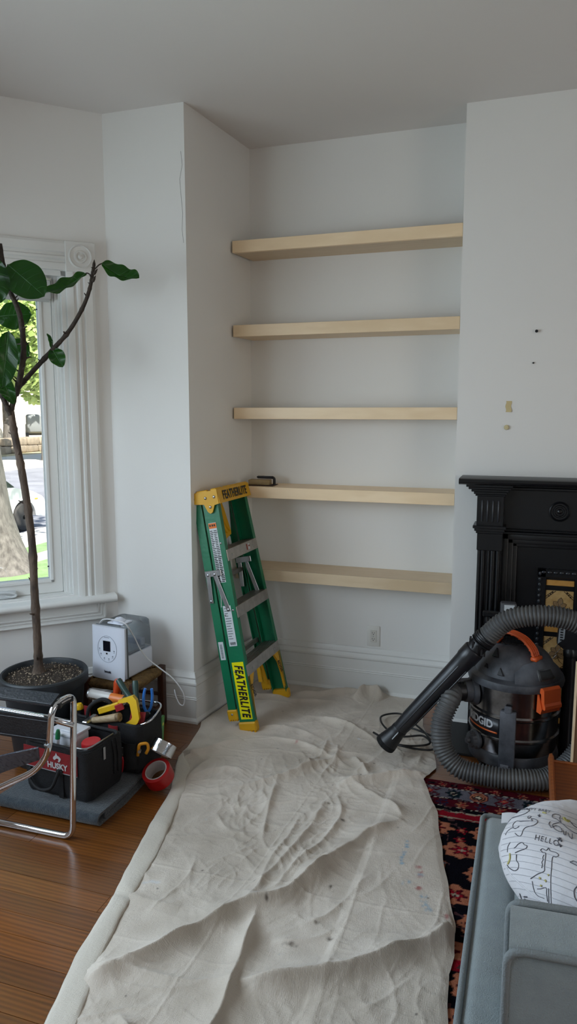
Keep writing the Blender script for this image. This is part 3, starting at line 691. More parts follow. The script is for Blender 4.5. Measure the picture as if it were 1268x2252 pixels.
def tile_column(x0):
    z = .769; k = 0; big = False
    while z > .05:
        if not big:
            mb = MB(); mb.box2((mp(x0), my(3.532), z - .026), (mp(x0 + .124), 0, z), .0015, 1); part('strip_tile', mb, AMBER, man, 20); z -= .05
        else:
            h = .148; cx, cz = mp(x0 + .062), z - h / 2
            mb = MB(); mb.box2((mp(x0), my(3.532), z - h), (mp(x0 + .124), 0, z), .0015, 1); tl = part('flower_tile', mb, CREAM, man, 20)
            mb = MB()
            def ln(pts, w=.0016):
                mb.tube([(cx + p[0], my(3.5318), cz + p[1]) for p in pts], w, 5)
            for sx in (-1, 1):
                for s2 in (-1, 1):
                    for e in (0, .011): ln([(sx * (.018 + e), s2 * .073), (sx * .061, s2 * (.034 + e))])
                    for q in (.25, .5, .75): mb.box((cx + sx * (.0235 + .032 * q), my(3.5312), cz + s2 * (.073 - .034 * q)), (.007, .001, .007), Matrix.Rotation(pi / 4, 3, 'Y'))
            for a in (80, 20, 140, 200, 260, 320):
                ca, sa = cos(radians(a)), sin(radians(a)); L = .043 if a in (80, 200, 320) else .034
                ln([(ca * .006 - sa * w_ * sin(pi * t_), sa * .006 + ca * w_ * sin(pi * t_)) if False else (ca * (L * t_) - sa * w_ * sin(pi * t_ ** 1.3), sa * (L * t_) + ca * w_ * sin(pi * t_ ** 1.3)) for w_, rng in ((.011, range(0, 9)), (-.011, range(8, -1, -1))) for t_ in [i_ / 8 for i_ in rng]], .0012)
            ln([(0, -.01), (.012, -.04), (.03, -.055), (.05, -.02), (.045, .0)]); ln([(0, -.01), (-.02, -.035), (-.045, -.05)])
            part('flower_outline', mb, INK, tl, 60)
            mb = MB()
            for a in (80, 20, 140, 200, 260, 320):
                ca, sa = cos(radians(a)), sin(radians(a)); L = .04 if a in (80, 200, 320) else .031
                pts = [(L * i_ / 8, .0095 * sin(pi * (i_ / 8) ** 1.3)) for i_ in range(9)] + [(L * i_ / 8, -.0095 * sin(pi * (i_ / 8) ** 1.3)) for i_ in range(7, 0, -1)]
                mb.prism([(cx + ca * u - sa * v, cz + sa * u + ca * v) for u, v in pts], (1, 0, 0), (0, 0, 1), (0, -.0008, 0), (0, my(3.532), 0))
            part('petals', mb, PETAL, tl, 0); z -= .174
        big = not big
tile_column(.091); tile_column(.625)
mb = MB(); mb.box((mp(-.1), my(3.415), .615), (.17, .03, .03), None, .006, 1); mb.tube(smooth_path([(mp(-.165), my(3.41), .6), (mp(-.16), my(3.40), .57), (mp(-.15), my(3.405), .56)], 5), .006, 6)
part('trivet_rail', mb, IRON, man, 30)  # black cast bar beside the pilaster, taken as a trivet rail
# ================================================================ green fibreglass stepladder, closed, leaning in the niche
GREEN = mat('fibreglass_green', '#07704b', rough=.38, var=.35, vscale=9, col2='#0a5a3d', bump=.08, bscale=70)
YEL = mat('yellow_plastic', '#d9a411', rough=.42, var=.3, vscale=12, col2='#c08c0a')
YELS = mat('yellow_sticker', '#e8e008', rough=.35); INKB = mat('print_black', '#0b0b0c', rough=.5); WSTK = mat('white_sticker', '#c9cfd2', rough=.4); PGREY = mat('print_grey', '#5b6064', rough=.5); ORS = mat('orange_print', '#e0751f', rough=.4)
ALU = mat('aluminium', '#b4b0aa', rough=.38, metal=.85, var=.5, vscale=25, col2='#8b8680', rvar=.1)
lad = thing('stepladder', 'green fibreglass stepladder folded and leaning in the niche', 'ladder', (-1.203, 3.36, .008))
LD = basis((0, 0, 0), Vector((.98, -.03, .197)), Vector((.03, 1, 0)))
# local axes: x = towards the front, y = across (near side negative), z = up along the rails
def lm():
    m_ = MB(); m_.M = LD; return m_
def hw(l): return .236 - .062 * l / 1.16
def channel(mb, d0, d1, l0, l1, sg, off=0., fl=.03, t=.004):
    pr = [(d0, 0), (d1, 0), (d1, fl), (d1 + t, fl), (d1 + t, t), (d0 - t, t), (d0 - t, fl), (d0, fl)]; v = []
    for l in (l0, l1):
        for d, wi in pr: v.append((d, sg * (hw(l) - off - wi), l))
    n = len(pr); mb.add(v, [(i, (i + 1) % n, n + (i + 1) % n, n + i) for i in range(n)] + [tuple(range(n)), tuple(range(n, 2 * n))])
for sg in (-1, 1):
    mb = lm(); channel(mb, 0, -.082, .03, 1.13, sg); part('front_rail', mb, GREEN, lad, 20)
    mb = lm(); channel(mb, -.093, -.135, .075, 1.13, sg, .004, .022); part('rear_rail', mb, GREEN, lad, 20)
    mb = lm(); mb.box((-.04, sg * (hw(0) - .012), .026), (.094, .04, .046), None, .006, 1)
    for k in range(5): mb.box((-.075 + k * .018, sg * (hw(0) - .012), .002), (.009, .04, .01))
    f_ = part('foot', mb, YEL, lad, 30)
    mb = lm(); mb.box((-.113, sg * (hw(.08) - .014), .085), (.056, .036, .052), None, .005, 1)
    for k in range(4): mb.box((-.132 + k * .013, sg * (hw(.08) - .014), .06), (.007, .034, .01))
    part('rear_foot', mb, YEL, lad, 30)
    for d, l in ((-.025, .035), (-.06, .035), (-.113, .09), (-.02, .93), (-.062, .93), (-.015, .60), (-.06, .58), (-.015, .31), (-.06, .3)):
        mb = lm(); mb.ball((d, sg * (hw(l) + .006 if l < .1 else hw(l)), l), (.006, .003, .006), 8, 4); part('rivet', mb, STEEL, lad, 60)
    # gusset under the lowest step
    mb = lm(); w0 = hw(.2) - .03
    pr = [(0, .285), (0, .06), (.012, .06), (.02, .14), (.04, .215), (.075, .262), (.11, .285)]
    pr2 = [(sg * (w0 - p[0] + .02), p[1]) for p in pr]
    mb.prism(pr2, (0, 1, 0), (0, 0, 1), (.012, 0, 0), (-.012, 0, 0)); gs = part('gusset', mb, YEL, lad, 40)
    mb = MB(); lettering(mb, 'EDGE', .03, LD @ basis((.0008, sg * (w0 - .012), .19), (0, -sg * .35, -.94) if sg < 0 else (0, .35, -.94), (0, -.94 * -1, .35) if sg < 0 else (0, .94, .35)), shear=.3, bold=.0006); part('lettering', mb, INKB, gs, 0)
    mb = lm(); mb.tube([(-.1, sg * (w0 - .01), .10), (-.1, sg * (w0 - .035), .2), (-.1, sg * (w0 - .085), .28)], [.012, .013, .01], 8); mb.tube([(-.1, sg * (w0 - .075), .13), (-.1, sg * (w0 - .07), .2), (-.1, sg * (w0 - .09), .28)], [.012, .012, .01], 8); part('rear_brace', mb, YEL, lad, 60)
for i, l in enumerate((.322, .612, .892)):
    mb = lm(); w_ = hw(l) - .004; zt = l
    # tread tilted level in use: ribbed top and deep front lip
    mb.box((-.04, 0, zt - .003), (.082, 2 * w_, .005))
    for k in range(7): mb.box((-.008 - k * .0115, 0, zt + .001), (.005, 2 * w_ - .01, .004))
    mb.box((.0005, 0, zt - .026), (.004, 2 * w_, .056), None, .0012, 1); mb.box((-.08, 0, zt - .022), (.003, 2 * w_, .042))
    st = part('step', mb, ALU, lad, 20)
    for y in (-.7, .7): mb = lm(); mb.ball((.003, y * w_, zt - .03), (.003, .006, .006), 8, 4); part('bolt', mb, STEEL, st, 60)
    if i == 2:
        mb = lm(); mb.box((.003, .065, zt - .025), (.0008, .045, .03)); part('sticker', mb, WSTK, st, 0); mb = lm(); mb.box((.0035, .052, zt - .025), (.0008, .018, .03)); mb.box((.0036, .078, zt - .022), (.0008, .016, .008)); part('print', mb, mat('print_rust', '#8a3a1e', rough=.5), st, 0)['kind'] = 'stuff'
for l in (.34, .74):
    mb = lm(); mb.box((-.114, 0, l), (.02, 2 * hw(l) - .02, .022), None, .002, 1); part('rear_bar', mb, ALU, lad, 20)
# top cap
mb = lm(); h1 = hw(1.13) + .012
for sg in (-1, 1):
    pl = [(.014, 1.19), (.014, 1.122), (-.012, 1.118), (-.028, 1.085), (-.04, 1.08), (-.052, 1.09), (-.066, 1.128), (-.152, 1.142), (-.146, 1.178), (-.14, 1.19)]
    mb.prism(pl, (1, 0, 0), (0, 0, 1), (0, .008, 0), (0, sg * h1 - .004, 0))
mb.prism([(.014, 1.122), (.02, 1.122), (.014, 1.19), (.006, 1.196), (0, 1.19)], (1, 0, 0), (0, 0, 1), (0, 2 * h1, 0), (0, -h1, 0))
mb.box((-.066, 0, 1.183), (.155, 2 * h1, .012), None, .003, 1); mb.box((-.142, 0, 1.165), (.012, 2 * h1, .05), None, .003, 1)
for y0, y1 in ((-.185, -.11), (-.05, .05), (.11, .185)):
    for d in (-.005, -.125): mb.box2((d - .018, y0, 1.186), (d + .014, y1, 1.198), .004, 1)
mb.box2((-.1, -.185, 1.186), (-.04, -.165, 1.196), .003, 1); mb.box2((-.1, .165, 1.186), (-.04, .185, 1.196), .003, 1)
cap = part('top_cap', mb, YEL, lad, 30)
for sg in (-1, 1):
    for d, l in ((-.005, 1.158), (-.052, 1.158), (-.118, 1.163), (-.034, 1.112)): mb = lm(); mb.ball((d, sg * (h1 + .005), l), (.0075, .004, .0075), 10, 5); part('rivet', mb, STEEL, cap, 60)
mb = MB(); lettering(mb, 'FEATHERLITE', .060, LD @ basis((.0192, .0, 1.156), (0, 1, 0), (-.06, 0, 1)), bold=.0018, sx=.7, shear=.12, space=1.17); part('lettering', mb, INKB, cap, 0)
# moulded yellow tool bracket behind the top
mb = lm(); mb.prism([(-.06, 1.12), (.03, 1.12), (.045, 1.08), (.075, .96), (.07, .945), (-.01, .925), (-.03, .94)], (0, 1, 0), (0, 0, 1), (.01, 0, 0), (-.09, 0, 0))
mb.tube(smooth_path([(-.078, -.03, 1.10), (-.078, -.02, 1.03), (-.078, .0, .98), (-.078, .02, .96)], 5), .006, 6); mb.tube(smooth_path([(-.078, .0, 1.10), (-.078, .01, 1.03), (-.078, .03, .99), (-.078, .055, .965)], 5), .005, 6)
tb = part('tool_bracket', mb, YEL, lad, 40)
mb = lm(); mb.box((-.083, .0, .9), (.003, .025, .08)); mb.box((-.083, .045, .905), (.003, .025, .06)); part('bracket_strap', mb, WSTK, tb, 20)
# spreaders folded along both sides
for sg in (-1, 1):
    y = sg * (hw(.78) + .006) if sg < 0 else hw(.78) - .03
    mb = lm(); mb.box((-.085, y, .79), (.088, .004, .03), None, .0015, 1); sp = part('spreader', mb, STEEL, lad, 20)
    for (d0, l0, d1, l1) in ((-.112, .785, -.122, .655), (-.075, .785, -.038, .605)):
        mb = lm(); a = Vector((d0, y + sg * .004, l0)); b = Vector((d1, y + sg * .004, l1)); dv = (b - a).normalized(); nrm = Vector((dv.z, 0, -dv.x))
        mb.box((a + b) / 2, (.022, .003, (b - a).length + .02), Matrix((nrm, Vector((0, 1, 0)), -dv)).transposed(), .001, 1)
        for p in (a, b): mb.ball(p + Vector((0, sg * .002, 0)), (.0065, .003, .0065), 10, 6)
        part('strap', mb, STEEL, sp, 30)
# stickers on the near rail
def near(l): return -(hw(l) + .0008)
def sticker(name, d0, d1, l0, l1, m, k=1., off=0.):
    mb = lm(); mb.add([(d, near(l) - e - off, l) for e in (0, .0006 * k) for d, l in ((d0, l0), (d1, l0), (d1, l1), (d0, l1))], [(0, 1, 2, 3), (4, 5, 6, 7), (0, 1, 5, 4), (1, 2, 6, 5), (2, 3, 7, 6), (3, 0, 4, 7)])
    return part(name, mb, m, lad, 0)
s1 = sticker('name_sticker', -.07, -.008, .062, .345, YELS)
mb = MB(); lettering(mb, 'FEATHERLITE', .058, LD @ basis((-.039, near(.2) - .0016, .203), (0, -.0534, -1), (1, 0, 0)), bold=.0023, shear=.25, sx=.64, space=1.2); part('lettering', mb, INKB, s1, 0)
s2 = sticker('spec_sticker', -.066, -.024, .425, .625, WSTK)
mb = lm(); rr = random.Random(2)
for k in range(13):
    l = .612 - k * .0125; wl = rr.uniform(.016, .034); mb.box((-.064 + wl / 2 + .002, near(l) - .0012, l), (wl, .0004, .003))
for k in range(9): mb.box((-.058 + k * .0034, near(.44) - .0012, .438), (.0016 + .0008 * (k % 2), .0004, .014))
part('print', mb, PGREY, s2, 0)['kind'] = 'stuff'
s3 = sticker('warning_sticker', -.068, -.026, .74, 1.035, WSTK)
mb = lm(); mb.box((-.047, near(1.02) - .0014, 1.02), (.041, .0004, .026)); part('warning_header', mb, ORS, s3, 0)
mb = lm()
for k in range(30):
    l = .995 - k * .0086
    for c in range(2):
        wl = rr.uniform(.011, .019); mb.box((-.066 + c * .0205 + wl / 2, near(l) - .0014, l), (wl, .0004, .0048 if k > 14 else .0036))
for c in (-.06, -.047, -.036): mb.box((c, near(1.022) - .0018, 1.022), (.008, .0004, .01))
part('print', mb, INKB, s3, 0)['kind'] = 'stuff'
mb = lm(); l0_, l1_ = .36, .45
mb.add([(d, -(hw(l) - .004 + .0008 + e), l) for e in (0, .0006) for d, l in ((-.127, l0_), (-.1, l0_), (-.1, l1_), (-.127, l1_))], [(0, 1, 2, 3), (4, 5, 6, 7), (0, 1, 5, 4), (1, 2, 6, 5), (2, 3, 7, 6), (3, 0, 4, 7)]); s4 = part('barcode_sticker', mb, WSTK, lad, 0)
mb = lm()
for k in range(14): l = .37 + k * .005; mb.box((-.114, -(hw(l) - .004 + .0018), l), (.012, .0004, .0022))
part('print', mb, INKB, s4, 0)['kind'] = 'stuff'
mb = lm()
for pts in ([(-.074, .78), (-.07, .765), (-.066, .768)], [(-.07, .72), (-.064, .7), (-.058, .705)], [(-.07, .71), (-.066, .67), (-.074, .62)]): mb.tube([(d, near(l) - .0002, l) for d, l in pts], .0018, 5)
part('scuffs', mb, mat('white_scuff', '#cfd6d0', rough=.7), lad, 60)['kind'] = 'stuff'
# ================================================================ canvas drop cloth with folds, Persian rug under its edge
def vnoise(x, y, s, seed):
    """smooth lattice noise in -1..1"""
    rs = np.random.RandomState(seed); L = rs.uniform(-1, 1, (64, 64))
    x = x * s + 31.7; y = y * s + 17.3; i = np.floor(x).astype(int); j = np.floor(y).astype(int); fx = x - i; fy = y - j
    fx = fx * fx * (3 - 2 * fx); fy = fy * fy * (3 - 2 * fy)
    g = lambda a, b: L[a % 64, b % 64]
    return (g(i, j) * (1 - fx) + g(i + 1, j) * fx) * (1 - fy) + (g(i, j + 1) * (1 - fx) + g(i + 1, j + 1) * fx) * fy
LEFT = [(.85, -.98), (1.37, -1.099), (1.58, -1.162), (1.81, -1.196), (2.2, -1.279), (2.5, -1.336), (2.77, -1.445), (2.88, -1.456), (3.08, -1.49), (3.14, -1.512), (3.765, -1.438)]
RIGHT = [(.85, -.12), (1.69, -.138), (1.85, -.155), (1.92, -.144), (2.05, -.157), (2.36, -.226), (2.67, -.287), (2.9, -.372), (3.03, -.336), (3.25, -.372), (3.45, -.455), (3.6, -.47), (3.765, -.485)]
RIDGES = [  # polyline, height, width on the left of the line, width on the right
 ([(-1.12, 1.5), (-1.01, 1.591), (-0.913, 1.735), (-0.799, 1.905), (-0.699, 1.985), (-0.64, 2.106), (-0.58, 2.254), (-0.503, 2.421), (-0.398, 2.567)], .034, .05, .02),
 ([(-0.749, 1.929), (-0.729, 1.797), (-0.713, 1.672), (-0.698, 1.55), (-0.694, 1.4), (-.7, 1.2)], .024, .018, .03),
 ([(-0.14, 1.985), (-0.166, 1.971), (-0.265, 1.885), (-0.365, 1.788), (-0.466, 1.718), (-0.602, 1.655), (-0.69, 1.638)], .042, .02, .05),
 ([(-0.78, 1.911), (-0.771, 2.062), (-0.74, 2.239), (-0.717, 2.438), (-0.72, 2.63)], .013, .022, .016),
 ([(-0.763, 1.98), (-0.791, 2.145), (-0.776, 2.309), (-0.783, 2.485)], .010, .018, .014),
 ([(-0.724, 1.993), (-0.697, 2.177), (-0.648, 2.331), (-0.635, 2.535), (-0.696, 2.691)], .013, .02, .016),
 ([(-1.125, 2.56), (-0.96, 2.727), (-0.836, 2.888), (-0.719, 3.007)], .016, .028, .016),
 ([(-1.46, 2.73), (-1.352, 2.861), (-1.241, 3.02)], .02, .05, .016),
 ([(-0.398, 2.567), (-0.477, 2.661), (-0.633, 2.766), (-0.755, 2.81)], .016, .02, .03),
 ([(-0.709, 2.741), (-0.528, 2.857), (-0.37, 2.945)], .024, .05, .018),
 ([(-0.864, 2.279), (-0.916, 2.489), (-0.964, 2.74)], .009, .016, .014),
 ([(-1.44, 3.42), (-1.383, 3.51), (-1.254, 3.567), (-1.113, 3.53), (-0.939, 3.612)], .026, .03, .016),
 ([(-1.205, 3.642), (-1.056, 3.643), (-0.917, 3.738), (-0.805, 3.72)], .024, .03, .018),
 ([(-1.43, 3.60), (-1.38, 3.69), (-1.25, 3.74)], .03, .03, .03),
 ([(-1.216, 3.083), (-1.018, 3.077), (-0.874, 3.021), (-0.697, 2.919)], .012, .02, .014),
 ([(-1.272, 3.14), (-1.098, 3.218), (-0.878, 3.142)], .008, .02, .02), ([(-1.047, 3.377), (-0.815, 3.332), (-0.606, 3.179)], .014, .035, .02),
 ([(-1.092, 1.527), (-0.984, 1.581), (-0.833, 1.596), (-0.705, 1.632)], .012, .016, .02), ([(-1.317, 2.593), (-1.195, 2.722), (-1.068, 2.705)], .008, .03, .02),
 ([(-1.264, 2.373), (-1.317, 2.593), (-1.297, 2.813)], .012, .02, .05), ([(-0.661, 1.819), (-0.571, 1.849), (-0.492, 1.918)], .006, .02, .02),
 ([(-0.593, 2.836), (-0.644, 2.937), (-0.709, 3.026)], .014, .014, .02), ([(-0.406, 3.246), (-0.416, 3.013)], .01, .012, .02),
 ([(-0.86, 3.66), (-0.785, 3.742), (-0.70, 3.70)], .05, .03, .022), ([(-1.285, 1.907), (-1.114, 1.863), (-0.977, 1.861)], .008, .02, .04), ([(-1.311, 2.048), (-1.133, 1.958)], .006, .02, .03),
 ([(-.52, 3.3), (-.6, 3.05), (-.66, 2.85)], .012, .02, .015), ([(-.45, 2.2), (-.52, 2.0), (-.6, 1.9)], .006, .015, .02), ([(-.35, 1.6), (-.5, 1.4), (-.55, 1.1)], .014, .03, .02), ([(-.95, 1.45), (-.85, 1.35), (-.8, 1.1)], .015, .02, .03),
 ([(-.86, 3.16), (-.84, 2.98), (-.9, 2.8)], .009, .012, .012), ([(-.80, 3.12), (-.77, 2.95), (-.80, 2.78)], .009, .012, .012), ([(-1.0, 2.62), (-.93, 2.5), (-.97, 2.3)], .006, .012, .016), ([(-1.1, 2.4), (-1.0, 2.3), (-.9, 2.32)], .006, .015, .015)]
NU, NV = 280, 760
vv = np.linspace(0, 1, NV)[:, None]; uu = np.linspace(0, 1, NU)[None, :]
Y = .85 + (3.765 - .85) * vv + 0 * uu
xl = np.interp(Y[:, 0], *zip(*LEFT)) + .006 * np.sin(Y[:, 0] * 23) * np.exp(-((Y[:, 0] - 1.7) / .8) ** 2); xr = np.interp(Y[:, 0], *zip(*RIGHT)) + .002 * np.sin(Y[:, 0] * 31 + 1)
X = xl[:, None] + (xr - xl)[:, None] * uu
def ridge_field(X, Y):
    Z = np.zeros_like(X)
    for pl, h, wl, wr in RIDGES:
        P = np.array([(p.x, p.y) for p in smooth_path([(a, b, 0) for a, b in pl], 4)]); tot = len(P) - 1
        best = np.full(X.shape, 9.); sd = np.zeros_like(X); tt = np.zeros_like(X)
        for i in range(tot):
            a, b = P[i], P[i + 1]; d = b - a; L2 = d @ d + 1e-12
            t_ = np.clip(((X - a[0]) * d[0] + (Y - a[1]) * d[1]) / L2, 0, 1)
            dx = X - a[0] - t_ * d[0]; dy = Y - a[1] - t_ * d[1]; dist = np.hypot(dx, dy); m_ = dist < best
            best = np.where(m_, dist, best); sd = np.where(m_, d[0] * dy - d[1] * dx, sd); tt = np.where(m_, (i + t_) / tot, tt)
        w = np.where(sd > 0, wl, wr) * (1 + .25 * vnoise(X, Y, 9, 5)); e = np.clip(np.minimum(tt, 1 - tt) * 5, 0, 1) ** .7
        Z = Z + 1.75 * h * e * (.75 + .35 * vnoise(X, Y, 11, 7)) * np.exp(-(best / w) ** 1.15)
    return Z
Z = ridge_field(X, Y)
# fine rumples: warped noise, stronger in the middle of the room
wx = X + .05 * vnoise(X, Y, 6, 21); wy = Y + .05 * vnoise(X, Y, 6, 22)
amp = .62 * np.clip(.75 + .8 * vnoise(X, Y, 2.2, 77), .25, 1.3)
Z += amp * (.0055 * (1 - np.abs(vnoise(wx + wy * .6, wy * .35, 15, 1))) ** 2 + .0042 * (1 - np.abs(vnoise(wx * .7, wy + wx * .4, 20, 2))) ** 3 + .0035 * (1 - np.abs(vnoise(wx * 1.1 - wy * .5, wy * .5, 26, 12))) ** 4 + .0016 * vnoise(wx, wy, 52, 3) + .008 * vnoise(X, Y, 4, 4))
Z += .0022 * np.exp(-((Y - 2.06 - .02 * X) / .005) ** 2) + .0012 * np.exp(-((X + .43 + .02 * Y) / .004) ** 2) + .0018 * np.exp(-((X + .93 - .05 * Y) / .004) ** 2) + .0018 * np.exp(-((Y - 1.66 + .03 * X) / .005) ** 2)
rc = np.random.RandomState(15)
for i in range(110):                     # short crisp creases
    cx, cy = rc.uniform(-1.3, -.2), rc.uniform(1.0, 3.6); a = rc.choice([radians(70), radians(95), radians(10), radians(35)]) + rc.normal(0, .25); L = rc.uniform(.05, .2); w = rc.uniform(.005, .010); h = rc.uniform(.0015, .0045)
    s_ = (X - cx) * cos(a) + (Y - cy) * sin(a); t_ = -(X - cx) * sin(a) + (Y - cy) * cos(a) + .02 * np.sin(s_ * 14 + i)
    Z += h * np.exp(-(np.abs(t_) / w) ** 1.3) * np.exp(-(s_ / L) ** 4)
Z = np.maximum(Z, 0)
for fx, fy in ((-1.24, 3.13), (-1.19, 3.59), (-1.32, 3.15), (-1.28, 3.62), (-.58, 3.04)):      # pressed down under ladder feet and nozzle
    Z *= 1 - .92 * np.exp(-(((X - fx) ** 2 + (Y - fy) ** 2) / .0045))
onrug = np.clip((X + .50) / .03, 0, 1) * np.clip((2.965 - Y) / .03, 0, 1)
Z = .004 + Z + .012 * onrug
lf_ = np.clip((X - xl[:, None]) / .10, 0, 1); lf_ = np.where(Y < 2.8, .12 + .88 * lf_ * lf_ * (3 - 2 * lf_), 1.); Z = .003 + (Z - .003) * lf_
edge = np.clip(np.minimum(uu, 1 - uu) / .02, 0, 1); Z = Z * (.7 + .3 * edge) + .002
# colour: raw canvas with dirt, paint specks and brush marks
base = np.array(lin('#ddd2c5')[:3]); dirt = np.array(lin('#b3a798')[:3])
k = np.clip(.5 + .9 * vnoise(X, Y, 3, 40) * .6 + .4 * vnoise(X, Y, 17, 41), 0, 1)[..., None] * .7
C = base * (1 - k) + dirt * k
def spot(x, y, r, col, soft=1.5, ax=1., ay=1.):
    global C
    q = np.exp(-((((X - x) * ax) ** 2 + ((Y - y) * ay) ** 2) / r ** 2) ** soft); q = q * np.clip(.6 + 1.2 * vnoise(X, Y, 90, 60), 0, 1)
    C = C * (1 - q[..., None]) + np.array(lin(col)[:3]) * q[..., None]
for i in range(9): spot(-.365 + .003 * (i % 3), 2.43 - i * .017, .008, '#8fa9bb')
for x, y in ((-.326, 2.202), (-.33, 2.19), (-.265, 2.147), (-.26, 2.12), (-.252, 2.1), (-.241, 2.084), (-.29, 2.25)): spot(x, y, .011, '#8fb0c4')
for x, y in ((-.302, 2.291), (-.295, 2.27), (-.289, 2.241), (-.286, 2.181), (-.292, 2.19), (-.181, 2.073), (-.178, 2.06), (-.99, 3.06), (-.462, 2.908)): spot(x, y, .011, '#b0706a')
for x, y in ((-1.112, 1.953), (-1.13, 1.95), (-1.145, 1.937), (-.83, 3.11), (-.95, 3.2), (-.72, 3.2)): spot(x, y, .013, '#d6d4d2', ay=1.6)
for x, y in ((-.619, 1.813), (-.6, 1.82), (-.58, 1.815), (-.558, 2.107), (-.552, 2.09), (-.618, 2.494), (-.556, 1.933), (-.841, 2.352), (-.5, 1.88), (-.7, 2.6)): spot(x, y, .009, '#6f6256')
rs = np.random.RandomState(8)
for i in range(45): spot(rs.uniform(-1.2, -.2), rs.uniform(1.4, 3.6), rs.uniform(.003, .006), rs.choice(['#5a5048', '#73685c', '#c9c6c0']))
spot(-1.205, 2.845, .010, '#2c2622')
mb = MB(); mb.v = [tuple(p) for p in np.stack([X, Y, Z], -1).reshape(-1, 3)]
ii = (np.arange(NV - 1)[:, None] * NU + np.arange(NU - 1)[None, :]).ravel(); mb.f = np.stack([ii, ii + 1, ii + NU + 1, ii + NU], -1).tolist()
def cloth_mat():
    m = mat('canvas', '#b5aca0', rough=.9, spec=.15, attr='col', sheen=.25)
    nt = m.node_tree; b = nt.nodes['Principled BSDF']; tc = nt.nodes.new('ShaderNodeTexCoord'); hs = []
    for s_ in ((420, 60, 1), (60, 420, 1)):
        mp_ = nt.nodes.new('ShaderNodeMapping'); mp_.inputs['Scale'].default_value = s_; n = nt.nodes.new('ShaderNodeTexNoise'); n.inputs['Scale'].default_value = 1; n.inputs['Detail'].default_value = 2
        nt.links.new(tc.outputs['Object'], mp_.inputs[0]); nt.links.new(mp_.outputs[0], n.inputs[0]); hs.append(n)
    n = nt.nodes.new('ShaderNodeTexNoise'); n.inputs['Scale'].default_value = 45; n.inputs['Detail'].default_value = 6; n.inputs['Roughness'].default_value = .7; nt.links.new(tc.outputs['Object'], n.inputs[0])
    ad = nt.nodes.new('ShaderNodeMath'); nt.links.new(hs[0].outputs[0], ad.inputs[0]); nt.links.new(hs[1].outputs[0], ad.inputs[1])
    ad2 = nt.nodes.new('ShaderNodeMath'); ad2.operation = 'MULTIPLY_ADD'; ad2.inputs[1].default_value = 2.2; nt.links.new(n.outputs[0], ad2.inputs[0]); nt.links.new(ad.outputs[0], ad2.inputs[2])
    bp = nt.nodes.new('ShaderNodeBump'); bp.inputs['Strength'].default_value = .45; bp.inputs['Distance'].default_value = .003; nt.links.new(ad2.outputs[0], bp.inputs['Height']); nt.links.new(bp.outputs[0], b.inputs['Normal'])
    return m
CANVAS = cloth_mat()
dc = thing('drop_cloth', 'crumpled beige canvas drop cloth spread over the floor', 'drop cloth', (-.8, 2.3, 0))
def sub(mb, o): mb.v = [(p[0] - o[0], p[1] - o[1], p[2] - o[2]) for p in mb.v]; return mb
part('canvas_sheet', sub(mb, (-.8, 2.3, 0)), CANVAS, dc, 180, cols=np.concatenate([C.reshape(-1, 3), np.ones((NU * NV, 1))], 1))
# rolled hem along the left edge
hy = np.linspace(.85, 2.80, 190); hx = np.interp(hy, *zip(*LEFT)); v = []; n_ = 14; cl = []
for y, x in zip(hy, hx):
    wob = .5 + .5 * sin(y * 9 + 1.1); pinch = 1 - .55 * math.exp(-((y - 1.86) / .018) ** 2) - .4 * math.exp(-((y - 2.27) / .02) ** 2); tp = min(1, (2.80 - y) / .12 + .12)
    hw_ = (.032 + .008 * wob + .008 * max(0, 1.75 - y)) * tp; hh = (.0045 + .0035 * (1 - wob)) * pinch + .006 * math.exp(-((y - 2.26) / .05) ** 2)
    for q in range(n_):
        a = 2 * pi * q / n_; r1 = 1 + .12 * mnoise.noise(Vector((y * 14, cos(a) * 1.5, sin(a) * 1.5)))
        v.append((x + hw_ * .72 + hw_ * cos(a) * r1 + .8, y - 2.3, .004 + hh + hh * sin(a) * r1)); cl.append((*(np.array(lin('#d8d0c3')[:3]) * (1 - .12 * mnoise.noise(Vector((y * 6, a, 3))))), 1))
f = [(i * n_ + q, i * n_ + (q + 1) % n_, (i + 1) * n_ + (q + 1) % n_, (i + 1) * n_ + q) for i in range(len(hy) - 1) for q in range(n_)]
mb = MB(); mb.v = v; mb.f = f; part('hem', mb, CANVAS, dc, 180, 'rolled hem of the drop cloth', cols=cl)

# ---------------------------------------------------------------- Persian rug
RX0, RX1, RY0, RY1 = -.455, 1.1, .55, 2.925
st = .0055; nx = int((RX1 - RX0) / st); ny = int((RY1 - RY0) / st)
gx, gy = np.meshgrid(np.linspace(RX0, RX1, nx), np.linspace(RY0, RY1, ny))
gxs, gys = gx.copy(), gy.copy()
gx = gx + .003 * vnoise(gx, gy, 60, 81) + .0015 * vnoise(gx, gy, 120, 82); gy = gy + .003 * vnoise(gx, gy, 60, 83) + .0015 * vnoise(gx, gy, 120, 84)
L_ = lambda c: np.array(lin(c)[:3])
NAVY, RED, DRED, GREY, PEACH, IVORY, BLUE, TEAL = map(L_, ('#0c0b13', '#8c1424', '#4d0c1a', '#67656f', '#c47a5c', '#c9bda6', '#232844', '#15262e'))
K = np.zeros(gx.shape + (3,)) + NAVY
def put(mask, c): K[mask] = c
d_ = RY1 - gy                    # distance from the far edge
dl = np.minimum(gx - RX0, RX1 - gx)
def star(px, py, cx, cy, R, n, a=.35):
    dx, dy = px - cx, py - cy; r = np.hypot(dx, dy); th = np.arctan2(dy, dx); return r / (R * (1 - a * .5 + a * .5 * np.cos(n * th)))
